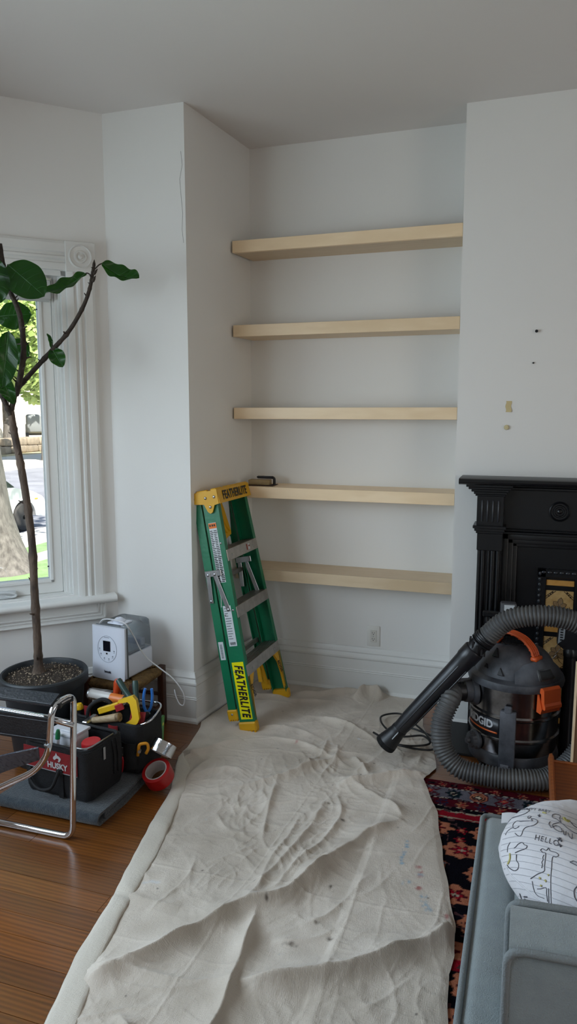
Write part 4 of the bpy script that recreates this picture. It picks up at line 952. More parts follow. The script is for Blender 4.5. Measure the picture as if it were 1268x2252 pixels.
# outer border bands
put(d_ < .05, DRED); put((d_ > .008) & (d_ < .046) & (np.sin(gx * 70) * np.cos((d_ - .027) * 120) > .45), NAVY)
for cx in np.arange(RX0 + .06, RX1, .105): s_ = star(gx, d_, cx, .027, .02, 6, .7); put(s_ < 1, PEACH * .8); put(s_ < .55, RED)
put((d_ > .05) & (d_ < .135), GREY); put((np.abs(d_ - .05) < .004) | (np.abs(d_ - .135) < .004), NAVY)
put(((np.abs(d_ - .05) < .002) | (np.abs(d_ - .135) < .002)) & (np.sin(gx * 260) > 0), IVORY)
for i, cx in enumerate(np.arange(RX0 + .02, RX1, .098)):
    dx = np.abs(gx - cx); dy = np.abs(d_ - .092); oc = np.maximum(np.maximum(dx, dy), (dx + dy) * .72)
    if i % 3 == 0:
        put(oc < .038, DRED); put(oc < .034, PEACH); put(oc < .027, NAVY); put(oc < .022, PEACH * .9); put(oc < .015, NAVY); put((dx < .004) | (dy < .004) & (oc < .012) if False else (oc < .012) & ((dx < .003) | (dy < .003)), IVORY)
    elif i % 3 == 1:
        for ex, ey in ((0, 0), (.022, .024), (-.022, .024), (.022, -.024), (-.022, -.024)):
            q = np.abs(gx - cx - ex) + np.abs(d_ - .092 - ey); put(q < .02, DRED if (ex or ey) else RED); put(q < .011, GREY * .8 if (ex or ey) else PEACH)
    else:
        s_ = star(gx, d_, cx, .092, .036, 8, .3); put(s_ < 1, TEAL * .8); put(s_ < .4, IVORY * .9); put(s_ < .25, NAVY)
put((d_ > .139) & (d_ < .195), DRED)
for i, cx in enumerate(np.arange(RX0 + .03, RX1, .075)):
    s_ = star(gx, d_, cx, .167, .026, 6, .6); put(s_ < 1, PEACH * .75 if i % 2 else BLUE); put(s_ < .5, RED if i % 2 else DRED)
put((np.abs(d_ - .195) < .004), NAVY); put((np.abs(d_ - .195) < .002) & (np.sin(gx * 260) > 0), IVORY)
put((d_ > .2) & (d_ < .285), RED); zz = .222 + .008 * np.abs(np.sin(gx * 48)); put((np.abs(d_ - zz) < .0045), IVORY * .7); put((d_ > .2) & (d_ < zz - .004), NAVY)
put((np.abs(d_ - .272) < .003), IVORY * .6); put((d_ > .28), NAVY)
# field: rows of rosettes and a grey medallion square
inf = d_ > .29
rs = np.random.RandomState(3)
rows = np.arange(.35, 2.3, .125)
for r_i, ry in enumerate(rows):
    for c_i, cx in enumerate(np.arange(RX0 + .08 + (.0 if r_i % 2 else .09), RX1, .2)):
        if r_i % 4 == 2 and c_i % 2 == 0:
            dx, dy = np.abs(gx - cx), np.abs(d_ - ry - .03); q = np.maximum(dx / .062, dy / .072); put(inf & (q < 1.06), PEACH * .5); put(inf & (q < 1), GREY); s_ = star(gx, d_, cx, ry + .03, .033, 8, .4); put(inf & (s_ < 1), NAVY); put(inf & (s_ < .55), GREY); put(inf & (s_ < .3), NAVY)
            continue
        s_ = star(gx, (d_ - ry) * 1.35, cx, 0, .072, 8, .22) ; put(inf & (s_ < 1), PEACH * (.75 + .2 * rs.rand())); s2 = star(gx, (d_ - ry) * 1.35, cx, 0, .046, 6, .5); put(inf & (s2 < 1), DRED); put(inf & (s2 < .62), RED * 1.3); s3 = star(gx, (d_ - ry) * 1.35, cx, 0, .014, 4, .4); put(inf & (s3 < 1), IVORY * .7)
        for ex, ey in ((.1, .0), (.1, .06)):
            s4 = star(gx, d_, cx + ex, ry + ey, .022, 6, .6); put(inf & (s4 < 1), RED); put(inf & (s4 < .5), PEACH * .9)
put(inf & (np.abs(d_ - 1.03) < .02), RED)
K *= (.86 + .16 * vnoise(gxs, gys, 50, 71) + .1 * vnoise(gxs, gys, 9, 72))[..., None]
mb = MB(); zz = .009 + .0008 * vnoise(gxs, gys, 90, 90)
mb.v = [tuple(p) for p in np.stack([gxs, gys, zz], -1).reshape(-1, 3)]
ii = (np.arange(ny - 1)[:, None] * nx + np.arange(nx - 1)[None, :]).ravel(); mb.f = np.stack([ii, ii + 1, ii + nx + 1, ii + nx], -1).tolist()
og = ((RX0 + RX1) / 2, (RY0 + RY1) / 2, 0)
rug = thing('persian_rug', 'red and navy Persian rug with rosettes beside the armchair', 'rug', og)
part('pile', sub(mb, og), mat('rug_wool', '#501018', rough=.95, spec=.05, attr='col', bump=.6, bscale=260), rug, 180, cols=np.concatenate([np.clip(K, 0, 1).reshape(-1, 3), np.ones((nx * ny, 1))], 1))
mb = MB(); mb.box2((RX0, RY0, .0012), (RX1, RY1, .0085)); part('backing', sub(mb, og), mat('rug_back', '#3a1418', rough=.95), rug, 0)
# ================================================================ wet/dry vacuum with hose and wand, upright extension pipe, cord
VX, VY, VZ = -.025, 3.222, .013
vac = thing('shop_vacuum', 'black and steel wet dry vacuum with orange latches before the fireplace', 'vacuum', (VX, VY, VZ))
DUST = mat('dusty_black_plastic', '#2a2c32', rough=.55, var=.85, vscale=7, col2='#666970', rvar=.12)
TANK = mat('smudged_steel', '#a5a6aa', rough=.2, metal=1, var=.9, vscale=6, col2='#5b5a5d', rvar=.1, bump=.15, bscale=9)
DARKT = mat('dirty_tank_base', '#2a2b2f', rough=.35, var=.9, vscale=9, col2='#5b5c62', rvar=.15)
ORANGE = mat('orange_plastic', '#e0602a', rough=.4, var=.3, vscale=10, col2='#c24f22')
HOSE = mat('hose_grey', '#48494b', rough=.5, var=.6, vscale=10, col2='#62625f')
R = .186
mb = MB(); mb.lathe([(.0, .02), (R - .03, .02), (R + .004, .032), (R + .006, .06), (R - .002, .085), (R - .01, .09)], 56); part('base', mb, DARKT, vac, 35)
mb = MB(); mb.lathe([(R - .006, .07), (R - .004, .1), (R - .001, .148), (R + .006, .154), (R + .006, .162), (R - .001, .168), (R, .244), (R + .007, .251), (R + .007, .259), (R, .266), (R - .001, .385), (R - .02, .386)], 72); tank = part('tank', mb, TANK, vac, 30, 'smudged stainless steel tank')
for k in range(4):
    a = pi / 4 + k * pi / 2; mb = MB(); cx, cy = (R - .02) * cos(a), (R - .02) * sin(a); mb.ball((cx, cy, .019), (.02, .02, .019), 12, 8); mb.box((cx, cy, .035), (.045, .045, .03), Matrix.Rotation(a, 3, 'Z'), .008, 1); part('caster', mb, BLACKP, vac, 40)
# lid: rim, lobed dome, motor hood
mb = MB(); mb.lathe([(R + .004, .375), (R + .016, .378), (R + .019, .392), (R + .013, .408), (R - .004, .416), (R - .03, .42), (.05, .43)], 64); part('lid_rim', mb, DUST, vac, 35)
def dome(u, v):
    a = 2 * pi * u; r = v ** .8
    lob = 1 - .1 * max(0, cos(a - radians(315))) ** 3
    rr = (R - .012) * r * lob; z = .41 + .128 * (1 - r ** 2.6) ** .62 + .006 * cos(3 * a) * r * (1 - r)
    return (rr * cos(a), rr * sin(a), z)
mb = MB(); mb.sheet(dome, 64, 28, True); part('dome', mb, DUST, vac, 60)
mb = MB()                                           # motor hood bulging to the right front
def hood(u, v):
    a = radians(270) + radians(100) * u; rr = (R - .002) + .004 * sin(pi * u); t_ = v
    return (rr * cos(a) * (1 - .28 * t_ ** 2), rr * sin(a) * (1 - .28 * t_ ** 2), .412 + .085 * t_ * (.35 + .65 * sin(pi * (.12 + .76 * u))))
mb.slab(hood, 26, 10, .008); part('motor_hood', mb, DUST, vac, 50)
mb = MB()
for k in range(9): mb.box((-.01, -.045 + k * .0115, .5415), (.11 - .004 * abs(k - 4) ** 1.5, .004, .006))
for k in range(8): mb.box((-.06 + k * .0145, 0, .540), (.004, .095, .006))
part('motor_grille', mb, BLACKP, vac, 0)
mb = MB()
for a, z, s_ in ((232, .495, .045), (226, .45, .02), (250, .435, .035)):
    c = Vector(((R * .72 if z > .48 else R * .93) * cos(radians(a)), (R * .72 if z > .48 else R * .93) * sin(radians(a)), z)); tn = Vector((-sin(radians(a)), cos(radians(a)), 0)); up = Vector((-.5 * cos(radians(a)), -.5 * sin(radians(a)), .85))
    nrm = tn.cross(up).normalized(); mb.prism([(-.5, 0), (.5, 0), (-.3, .9)], tn * s_ * .7, up * s_, nrm * .012, c - nrm * .006)
part('moulded_notches', mb, BLACKP, vac, 0)['kind'] = 'stuff'
# carry handle, ribbed orange
mb = MB()
P = smooth_path([(-.075, .0, .545), (-.062, -.008, .578), (-.02, -.03, .588), (.03, -.06, .574), (.066, -.08, .54), (.08, -.088, .51)], 5)
for e in (-.02, -.0067, .0067, .02):
    mb.tube([p + Vector((.5, .86, 0)) * e for p in P], .0058, 8)
for i in range(2, len(P) - 1, 3): mb.box(P[i] - Vector((0, 0, .003)), (.01, .05, .006), Matrix.Rotation(radians(-28), 3, 'Z'))
mb.box((.082, -.09, .502), (.03, .055, .018), Matrix.Rotation(radians(-28), 3, 'Z'), .004, 1); mb.box((-.076, .0, .54), (.02, .05, .018), Matrix.Rotation(radians(-28), 3, 'Z'), .004, 1)
part('handle', mb, ORANGE, vac, 50, 'orange ribbed carry handle')
# latches (right front and left back)
for ang in (312, 132):
    a = radians(ang); er = Vector((cos(a), sin(a), 0)); et = Vector((-sin(a), cos(a), 0)); ez = Vector((0, 0, 1)); o = er * (R + .004)
    mb = MB(); mb.prism([(.012, .405), (.024, .408), (.033, .40), (.037, .345), (.043, .335), (.043, .322), (.036, .318), (.022, .325), (.016, .38), (.008, .385)], er, ez, et * .088, o - et * .044)
    lt = part('latch', mb, ORANGE, vac, 25, 'orange plastic latch')
    mb = MB()
    for e in (-.05, .0465): mb.prism([(0, .30), (.024, .298), (.03, .32), (.01, .375), (.002, .38)], er, ez, et * .006, o + et * e)
    mb.box(o + er * .018 + ez * .306, (.004, .095, .018), Matrix.Rotation(a, 3, 'Z')); part('latch_bracket', mb, ORANGE, lt, 20)
# front accessory strip and badge
a = radians(264); er = Vector((cos(a), sin(a), 0)); et = Vector((-sin(a), cos(a), 0))
mb = MB(); mb.box(er * (R + .008) + Vector((0, 0, .16)), (.022, .066, .27), Matrix.Rotation(a, 3, 'Z'), .006, 2); mb.box(er * (R + .012) + Vector((0, 0, .302)), (.018, .03, .03), Matrix.Rotation(a, 3, 'Z'), .004, 1); st_ = part('accessory_rail', mb, DUST, vac, 30)
mb = MB(); mb.box(er * (R + .0195) + et * -.006 + Vector((0, 0, .05)), (.003, .034, .022), Matrix.Rotation(a, 3, 'Z'), .001, 1); part('rail_clip', mb, mat('clip_grey', '#6d6f74', rough=.5), st_, 0)
def wrap(rad, a0, a1, z0, z1, n=18):
    mb = MB()
    mb.slab(lambda u, v: ((rad) * cos(a0 + (a1 - a0) * u), rad * sin(a0 + (a1 - a0) * u), z0 + (z1 - z0) * v), n, 2, .0012); return mb
b0, b1 = radians(191), radians(255)
bd = part('badge', wrap(R + .0035, b0, b1, .167, .246), mat('badge_black', '#202127', rough=.35), vac, 180)
part('badge_stripe', wrap(R + .0047, radians(194), radians(251), .182, .189), mat('badge_orange', '#e0672a', rough=.4), bd, 180)
v_, f_ = text_mesh('RIDGID', .047, depth=.001, bold=.0016, sx=.95)
mb = MB(); am = radians(222.5); rad = R + .0052
mb.add([((rad + p[2]) * cos(am + p[0] / rad), (rad + p[2]) * sin(am + p[0] / rad), .217 + p[1]) for p in v_], f_); part('lettering', mb, mat('badge_white', '#cfd3d8', rough=.4), bd, 0)
# inlet port, drain
pa = radians(205); pe = Vector((cos(pa), sin(pa), 0)); pc = Vector((0, 0, .325))
mb = MB(); mb.lathe([(.062, 0), (.062, .012), (.058, .02), (.05, .022), (.047, .05), (.04, .052)], 32, pc + pe * (R - .004), pe); mb.box(pc + pe * (R + .045) + Vector((0, 0, .052)), (.06, .02, .008), Matrix.Rotation(pa, 3, 'Z'), .003, 1); part('inlet_port', mb, DUST, vac, 35)
da = radians(216); de = Vector((cos(da), sin(da), 0))
mb = MB(); mb.lathe([(.043, 0), (.043, .01), (.035, .016), (.033, .03), (.03, .034), (.012, .036), (.012, .052), (0, .052)], 28, Vector((0, 0, .118)) + de * (R - .002), de)
for k in range(14): t_ = 2 * pi * k / 14; mb.box(Vector((0, 0, .118)) + de * (R + .022) + Vector((-sin(da), cos(da), 0)) * .034 * cos(t_) + Vector((0, 0, .034 * sin(t_))), (.016, .004, .004), Matrix.Rotation(da, 3, 'Z'))
part('drain_cap', mb, mat('drain_grey', '#55575c', rough=.5, var=.6, vscale=20, col2='#2c2d31'), vac, 35)
# rating plate on the hood
a = radians(318)
mb = MB(); mb.slab(lambda u, v: ((R + .007 - .026 * v) * cos(radians(300) + radians(26) * u), (R + .007 - .026 * v) * sin(radians(300) + radians(26) * u), .428 + .042 * v), 12, 3, .002); rp = part('rating_plate', mb, mat('plate_grey', '#6f7072', rough=.35, metal=.5), vac, 180)
mb = MB(); mb.slab(lambda u, v: ((R + .0075 - .022 * v) * cos(radians(302) + radians(22) * u), (R + .0075 - .022 * v) * sin(radians(302) + radians(22) * u), .433 + .032 * v), 12, 3, .002); part('plate_face', mb, mat('plate_dark', '#3a3b3d', rough=.4), rp, 180)
mb = MB(); mb.box((-.045, .15, .62), (.07, .05, .11), Matrix.Rotation(.1, 3, 'Z'), .008, 2); ex = part('rear_canister', mb, mat('canister_grey', '#4b4c50', rough=.5), vac, 35)
mb = MB(); mb.box((-.04, .124, .645), (.045, .002, .045), Matrix.Rotation(.1, 3, 'Z')); part('paper_label', mb, WSTK, ex, 0); mb = MB()
for k in range(9): mb.box((-.055 + k * .0038, .1225, .64), (.0018, .001, .02), Matrix.Rotation(.1, 3, 'Z'))
part('barcode', mb, INKB, ex, 0)['kind'] = 'stuff'

# corrugated hose: port -> loop on the floor in front -> behind -> arch over the lid -> wand
def corrugated(path, r, pitch, amp):
    P = smooth_path(path, 24); d = [0.]
    for i in range(1, len(P)): d.append(d[-1] + (P[i] - P[i - 1]).length)
    n = int(d[-1] / pitch * 4); out = []; rad = []; j = 0
    for k in range(n + 1):
        s = d[-1] * k / n
        while j < len(d) - 2 and d[j + 1] < s: j += 1
        t_ = (s - d[j]) / max(1e-9, d[j + 1] - d[j]); out.append(P[j].lerp(P[j + 1], t_)); rad.append(r + (amp if k % 4 in (1, 2) else -amp))
    mb = MB(); mb.tube(out, rad, 18); return mb
HR = .041
def V3(x, y, z): return Vector((x - VX, y - VY, z - VZ))
pin = pc + pe * (R + .09)
hp = [pc + pe * (R + .03), pin, V3(-.285, 3.03, .325), V3(-.315, 2.99, .235), V3(-.300, 2.965, .135), V3(-.235, 2.945, .07), V3(-.13, 2.94, .0555), V3(.01, 2.945, .0555), V3(.13, 2.985, .068), V3(.235, 3.07, .15), V3(.31, 3.13, .34), V3(.335, 3.14, .52), V3(.28, 3.08, .655), V3(.17, 3.06, .715), V3(.04, 3.04, .725), V3(-.07, 3.045, .69), V3(-.155, 3.06, .60)]
WT = V3(-.155, 3.06, .60)
part('hose', corrugated(hp, HR, .0135, .003), HOSE, vac, 180, 'grey corrugated hose')
mb = MB(); mb.cyl(pc + pe * (R + .03), pc + pe * (R + .10), .043, n=24); part('hose_cuff', mb, BLACKP, vac, 40)
# wand down to the brush nozzle on the cloth
w0, w1 = V3(-.145, 3.062, .612), V3(-.555, 3.055, .085); wd = (w1 - w0).normalized()
mb = MB(); mb.tube([w0, w0 + wd * .03], .0455, 24)
for k in range(5): mb.lathe([(.043, 0), (.048, .004), (.043, .008)], 24, w0 + wd * (-.004 + k * .009), wd)
for k in range(10):
    x_, y_, _ = frame(wd); t_ = 2 * pi * k / 10; mb.box(w0 + wd * .06 + (x_ * cos(t_) + y_ * sin(t_)) * .039, (.008, .008, .03))
mb.cyl(w0 + wd * .03, w0 + wd * .085, .039, n=24); part('hose_collar', mb, BLACKP, vac, 40)
WANDM = mat('wand_black', '#1b1c20', rough=.33, var=.4, vscale=12, col2='#2b2d33')
mb = MB(); L_w = (w1 - w0).length
mb.lathe([(.0, .078), (.044, .078), (.046, .082), (.046, .13), (.043, .14), (.041, .2), (.038, L_w - .16), (.034, L_w - .1), (.032, L_w - .05), (.0, L_w - .05)], 30, w0, wd)
x_, y_, _ = frame(wd)
for t_ in (.2, -.9, 2.2, 3.6): mb.tube([w0 + wd * s + (x_ * cos(t_) + y_ * sin(t_)) * r for s, r in ((.17, .0415), (.22, .042), (L_w - .15, .0375), (L_w - .1, .033))], .003, 6)
part('wand', mb, WANDM, vac, 40)
mb = MB(); q0 = w0 + wd * (L_w - .09); mb.lathe([(.0, 0), (.035, 0), (.036, .012), (.035, .02), (.037, .03), (.042, .06), (.047, .085), (.0, .085)], 28, q0, wd); nz = part('nozzle', mb, BLACKP, vac, 40)
mb = MB(); xx, yy, _ = frame(wd); cs = q0 + wd * .03; mb.box(cs - Vector((.0, .0, 0)) + Vector((.004, -.037, .006)), (.04, .002, .026), basis((0, 0, 0), wd, Vector((0, 0, 1))).to_3x3()); part('nozzle_sticker', mb, WSTK, nz, 0)
mb = MB(); e0 = q0 + wd * .082; rr_ = random.Random(5); x_, y_, _ = frame(wd)
for k in range(420):
    t_ = rr_.uniform(0, 2 * pi); rq = .045 * sqrt(rr_.uniform(.35, 1)); p = e0 + (x_ * cos(t_) + y_ * sin(t_)) * rq; q = p + wd * rr_.uniform(.03, .042) + (x_ * cos(t_) + y_ * sin(t_)) * .006 + Vector((0, 0, .002))
    q.z = max(q.z, -.002); mb.add([p + x_ * .0012, p - x_ * .0012, q], [(0, 1, 2)])
part('brush_bristles', mb, mat('bristle_black', '#08080a', rough=.8), nz, 0)['kind'] = 'stuff'
mb = MB(); mb.lathe([(0, 0), (.044, 0), (.048, .012), (.048, .026), (.0, .028)], 24, e0, wd); part('bristle_core', mb, mat('bristle_core', '#0a0a0b', rough=.9), nz, 40)

# spare extension pipe with claw-shaped nozzle standing against the mantel
t = thing('extension_pipe', 'black vacuum extension pipe with utility nozzle standing against the mantel', 'pipe', (.2, 3.335, .013))
mb = MB(); mb.lathe([(0, 0), (.029, 0), (.027, .3), (.0265, .46), (.029, .463), (.03, .485), (.027, .49), (.025, .50), (0, .50)], 24); part('pipe', mb, WANDM, t, 35)
mb = MB(); mb.prism([(-.03, .498), (.035, .498), (.04, .55), (.04, .60), (-.035, .625), (-.052, .625), (-.058, .52)], (1, 0, 0), (0, 0, 1), (0, .05, 0), (0, -.025, 0)); nz2 = part('utility_nozzle', mb, WANDM, t, 25)
mb = MB(); mb.prism([(-.055, .52), (-.028, .545), (-.024, .625), (-.048, .628)], (1, 0, 0), (0, 0, 1), (0, .003, 0), (0, -.028, 0)); part('nozzle_label', mb, mat('label_pale', '#9aa0a6', rough=.5), nz2, 0)
mb = MB()
for k in range(7): mb.box((-.040, -.0288, .54 + k * .0115), (.012, .001, .006))
part('label_print', mb, INKB, nz2, 0)['kind'] = 'stuff'

# maple-edged panel leaning at the right
t = thing('leaning_panel', 'brown wooden panel with a pale edge at the right border', 'panel', (.385, 2.925, .0095), radians(4))
mb = MB(); mb.box((0, 0, .29), (.36, .014, .575)); part('panel_face', mb, wood_mat('panel_brown', '#8a6a4c', '#6f523a', scale=(1, 5, 5), rough=.5, ring=2, dist=4, bump=.02), t, 0)
mb = MB(); mb.box((-.183, -.001, .29), (.008, .02, .58), None, .001, 1); part('panel_edge', mb, MAPLE, t, 0)

# black cord lying on the cloth
cp_ = [(-.33, 3.26, .018), (-.42, 3.32, .022), (-.52, 3.36, .02), (-.6, 3.28, .022), (-.57, 3.18, .02), (-.47, 3.16, .024), (-.39, 3.22, .02), (-.43, 3.28, .026), (-.53, 3.25, .022), (-.62, 3.33, .02), (-.66, 3.45, .02), (-.57, 3.5, .024), (-.47, 3.38, .026), (-.41, 3.29, .026), (-.36, 3.16, .03), (-.42, 3.14, .024), (-.55, 3.17, .02), (-.66, 3.25, .022)]
mb = MB(); mb.tube(smooth_path([V3(x, y, z + .006) for x, y, z in cp_], 10), .0048, 8); part('power_cord', mb, mat('cord_black', '#131416', rough=.5), vac, 180, 'black power cord coiled on the drop cloth')
# ================================================================ fiddle-leaf fig, stool, humidifier
PX, PY = -2.02, 2.60
pt = thing('potted_fig', 'tall fiddle-leaf fig tree in a black pot by the window', 'plant', (PX, PY, 0))
mb = MB(); mb.lathe([(0, .001), (.135, .001), (.14, .01), (.172, .345), (.187, .352), (.19, .36), (.19, .395), (.185, .402), (.176, .402), (.172, .395), (.168, .36)], 56); part('pot', mb, mat('pot_black', '#22272c', rough=.5, var=.3, vscale=8, col2='#2c3238'), pt, 35)
def soil(u, v):
    a = 2 * pi * u; r = .171 * v; x, y = r * cos(a), r * sin(a)
    return (x, y, .376 + .012 * (1 - v) + .006 * mnoise.noise(Vector((x * 40, y * 40, 0))) + .004 * mnoise.noise(Vector((x * 110, y * 110, 3))))
mb = MB(); mb.sheet(soil, 90, 46, True); part('soil', mb, mat('potting_soil', '#2c241e', rough=.95, var=1, vscale=70, col2='#473b30', bump=.8, bscale=160), pt, 180)
mb = MB(); rr = random.Random(12)
for k in range(320):
    a, r = rr.uniform(0, 2 * pi), .165 * sqrt(rr.random()); c = Vector((r * cos(a), r * sin(a), .385 + .01 * (1 - r / .17)))
    s_ = rr.uniform(.002, .0055); q = Vector((rr.gauss(0, 1), rr.gauss(0, 1), rr.gauss(0, .5))).normalized(); p = q.orthogonal().normalized()
    mb.add([c + q * s_, c + p * s_ * .6, c - q * s_, c - p * s_ * .6, c + Vector((0, 0, s_ * .7))], [(0, 1, 4), (1, 2, 4), (2, 3, 4), (3, 0, 4), (0, 3, 2, 1)])
part('wood_chips', mb, mat('chips', '#9a8a74', rough=.9), pt, 0)['kind'] = 'stuff'
BRK = mat('fig_bark', '#3d322b', rough=.85, var=1, vscale=22, col2='#6b5a4c', bump=.8, bscale=60, stretch=(1, 1, .4)); BRD = mat('fig_twig', '#2a221c', rough=.85, var=.7, vscale=40, col2='#453a30', bump=.5, bscale=90)
def stem(name, pts, r0, r1, m, knots=0, seed=1):
    P = smooth_path([(x - PX, y - PY, z) for x, y, z in pts], 8); n = len(P); rr = random.Random(seed)
    rad = [(r0 + (r1 - r0) * i / (n - 1)) * (1 + .14 * mnoise.noise(Vector((i * .6, seed, 0))) + (.18 if i % 9 == 4 else 0)) for i in range(n)]
    mb = MB(); mb.tube(P, rad, 12)
    for k in range(knots):
        i = rr.randrange(2, n - 1); d = Vector((rr.gauss(0, 1), rr.gauss(0, 1), rr.uniform(.2, 1))).normalized(); mb.cyl(P[i], P[i] + d * rad[i] * 2.6, rad[i] * .45, rad[i] * .12, 6)
    return part(name, mb, m, pt, 70)
TR = [(-2.064, 2.62, .37), (-2.064, 2.621, .55), (-2.066, 2.62, .759), (-2.066, 2.62, .965), (-2.078, 2.616, 1.146), (-2.098, 2.61, 1.325), (-2.117, 2.603, 1.462), (-2.126, 2.6, 1.55)]
stem('trunk', TR, .0185, .0145, BRK, 8, 3)
mb = MB(); mb.lathe([(.045, .0), (.03, .012), (.022, .04), (.017, .09)], 14, (-2.064 - PX, 2.62 - PY, .372)); part('root_flare', mb, BRK, pt, 70)
B1 = [(-2.126, 2.6, 1.55), (-2.099, 2.609, 1.636), (-2.052, 2.625, 1.694), (-1.956, 2.657, 1.798), (-1.879, 2.683, 1.883), (-1.821, 2.702, 1.976), (-1.79, 2.713, 2.051), (-1.775, 2.718, 2.115), (-1.768, 2.72, 2.150)]
stem('branch', B1, .012, .0065, BRD, 26, 5)
stem('branch', [(-2.099, 2.605, 1.62), (-2.044, 2.575, 1.71), (-2.029, 2.58, 1.804), (-2.033, 2.579, 1.915), (-2.046, 2.574, 1.979), (-2.071, 2.566, 2.043), (-2.091, 2.559, 2.133), (-2.101, 2.556, 2.23)], .0125, .009, BRD, 10, 7)
stem('branch', [(-2.124, 2.596, 1.535), (-2.137, 2.579, 1.588), (-2.155, 2.574, 1.636), (-2.18, 2.566, 1.75), (-2.19, 2.55, 1.95)], .012, .008, BRD, 4, 9)
for o, d in (((-1.768, 2.72, 2.145), (.06, .1, 1)), ((-1.772, 2.718, 2.115), (.8, .1, .9)), ((-1.777, 2.717, 2.085), (.7, 0, 1))):
    mb = MB(); mb.lathe([(.003, 0), (.007, .008), (.006, .018), (.0005, .034)], 8, (o[0] - PX, o[1] - PY, o[2]), d); part('bud', mb, BRD, pt, 60)
def leafmat(n, c1, c2, trans):
    m = mat(n, c1, rough=.32, var=.7, vscale=14, col2=c2, bump=.12, bscale=30, spec=.5)
    nt = m.node_tree; b = nt.nodes['Principled BSDF']; out = nt.nodes['Material Output']; tl = nt.nodes.new('ShaderNodeBsdfTranslucent'); tl.inputs[0].default_value = lin(trans); mx = nt.nodes.new('ShaderNodeMixShader'); mx.inputs[0].default_value = .4
    nt.links.new(b.outputs[0], mx.inputs[1]); nt.links.new(tl.outputs[0], mx.inputs[2]); nt.links.new(mx.outputs[0], out.inputs[0]); return m
LF = leafmat('fig_leaf', '#10300f', '#1b4417', '#7cc23a')
VEIN = mat('leaf_vein', '#35612c', rough=.5)
def leaf(base, tip, width, nrm, droop=.0, fold=.15, wave=.006, pet=None, seed=1, lobes=.0):
    """leaf blade from base to tip; nrm = upper-face direction; droop bends the midrib; fold raises the halves"""
    A = Vector(base) - Vector((PX, PY, 0)); B = Vector(tip) - Vector((PX, PY, 0)); ax = (B - A); L = ax.length; ax.normalize(); n = Vector(nrm); n = (n - ax * n.dot(ax)).normalized(); s = ax.cross(n)
    def pos(u, v):
        t_ = v; w = width * .5 * (max(0, sin(pi * t_ ** .78)) ** .62) * (.72 + .42 * t_) if 0 < t_ < 1 else 0.
        e = 2 * u - 1
        mid = A + ax * L * t_ + n * droop * L * (sin(pi * t_) * .6 - t_ * t_ * .5)
        return mid + s * e * w + n * (fold * abs(e) * w + wave * sin(t_ * 17 + 3 * e + seed) * abs(e) + .4 * wave * sin(t_ * 9 + seed) * e)
    mb = MB(); mb.slab(pos, 15, 26, .0011); lf = part('leaf', mb, LF, pt, 60)
    mb = MB(); mb.tube([pos(.5, k / 14) + n * .0008 for k in range(15)], [.0022 - .00012 * k for k in range(15)], 6)
    for k in range(1, 6):
        for sg in (-1, 1): mb.tube([pos(.5, .08 + k * .14) + n * .0006, pos(.5 + sg * .25, .14 + k * .14) + n * .0006, pos(.5 + sg * .45, .22 + k * .14 if k < 5 else .9) + n * .0006], [.0011, .0008, .0004], 4)
    part('leaf_vein', mb, VEIN, lf, 60)
    if pet: mb = MB(); mb.tube(smooth_path([Vector(pet) - Vector((PX, PY, 0)), (Vector(pet) - Vector((PX, PY, 0))).lerp(A, .6) + Vector((0, 0, .004)), A], 4), .0028, 6); part('leaf_stalk', mb, BRD, pt, 60)
leaf((-2.03, 2.51, 2.135), (-1.895, 2.553, 2.012), .165, (.35, -.9, .35), .05, .12, .004, (-2.075, 2.56, 2.06), 1)
leaf((-1.80, 2.709, 2.122), (-1.965, 2.652, 2.035), .10, (-.15, -.75, .6), -.12, .3, .006, (-1.778, 2.717, 2.112), 2)
leaf((-1.735, 2.731, 2.162), (-1.588, 2.775, 2.092), .09, (.3, -.7, .6), -.25, .45, .006, (-1.768, 2.72, 2.135), 3)
leaf((-1.945, 2.658, 1.812), (-1.895, 2.654, 1.738), .075, (.5, -.8, .25), .1, .35, .003, (-1.952, 2.658, 1.80), 4)
leaf((-1.95, 2.657, 1.815), (-1.963, 2.655, 1.878), .02, (.8, -.5, .1), .2, .9, .002, None, 5)
leaf((-2.235, 2.672, 1.958), (-2.088, 2.717, 1.97), .135, (.2, -.95, .2), .06, -.08, .006, (-2.19, 2.6, 1.93), 6)
leaf((-2.20, 2.685, 1.83), (-2.105, 2.712, 1.79), .13, (.2, -.95, .15), .05, -.1, .005, (-2.03, 2.58, 1.83), 7)
leaf((-2.08, 2.47, 2.16), (-2.045, 2.475, 1.985), .12, (.55, -.8, .1), .15, .2, .006, (-2.09, 2.559, 2.12), 8)
leaf((-2.05, 2.52, 1.875), (-2.088, 2.508, 1.645), .105, (.6, -.75, .05), -.12, .3, .006, (-2.17, 2.566, 1.8), 9)
leaf((-2.14, 2.555, 1.71), (-2.08, 2.563, 1.585), .07, (.5, -.8, .35), .2, .35, .006, (-2.16, 2.57, 1.66), 10)
leaf((-2.12, 2.53, 2.21), (-2.22, 2.46, 2.12), .14, (.3, -.5, .8), -.2, .2, .006, (-2.1, 2.556, 2.2), 11)
leaf((-2.2, 2.56, 1.93), (-2.3, 2.47, 1.85), .14, (.2, -.5, .8), -.2, .2, .006, (-2.19, 2.55, 1.93), 12)

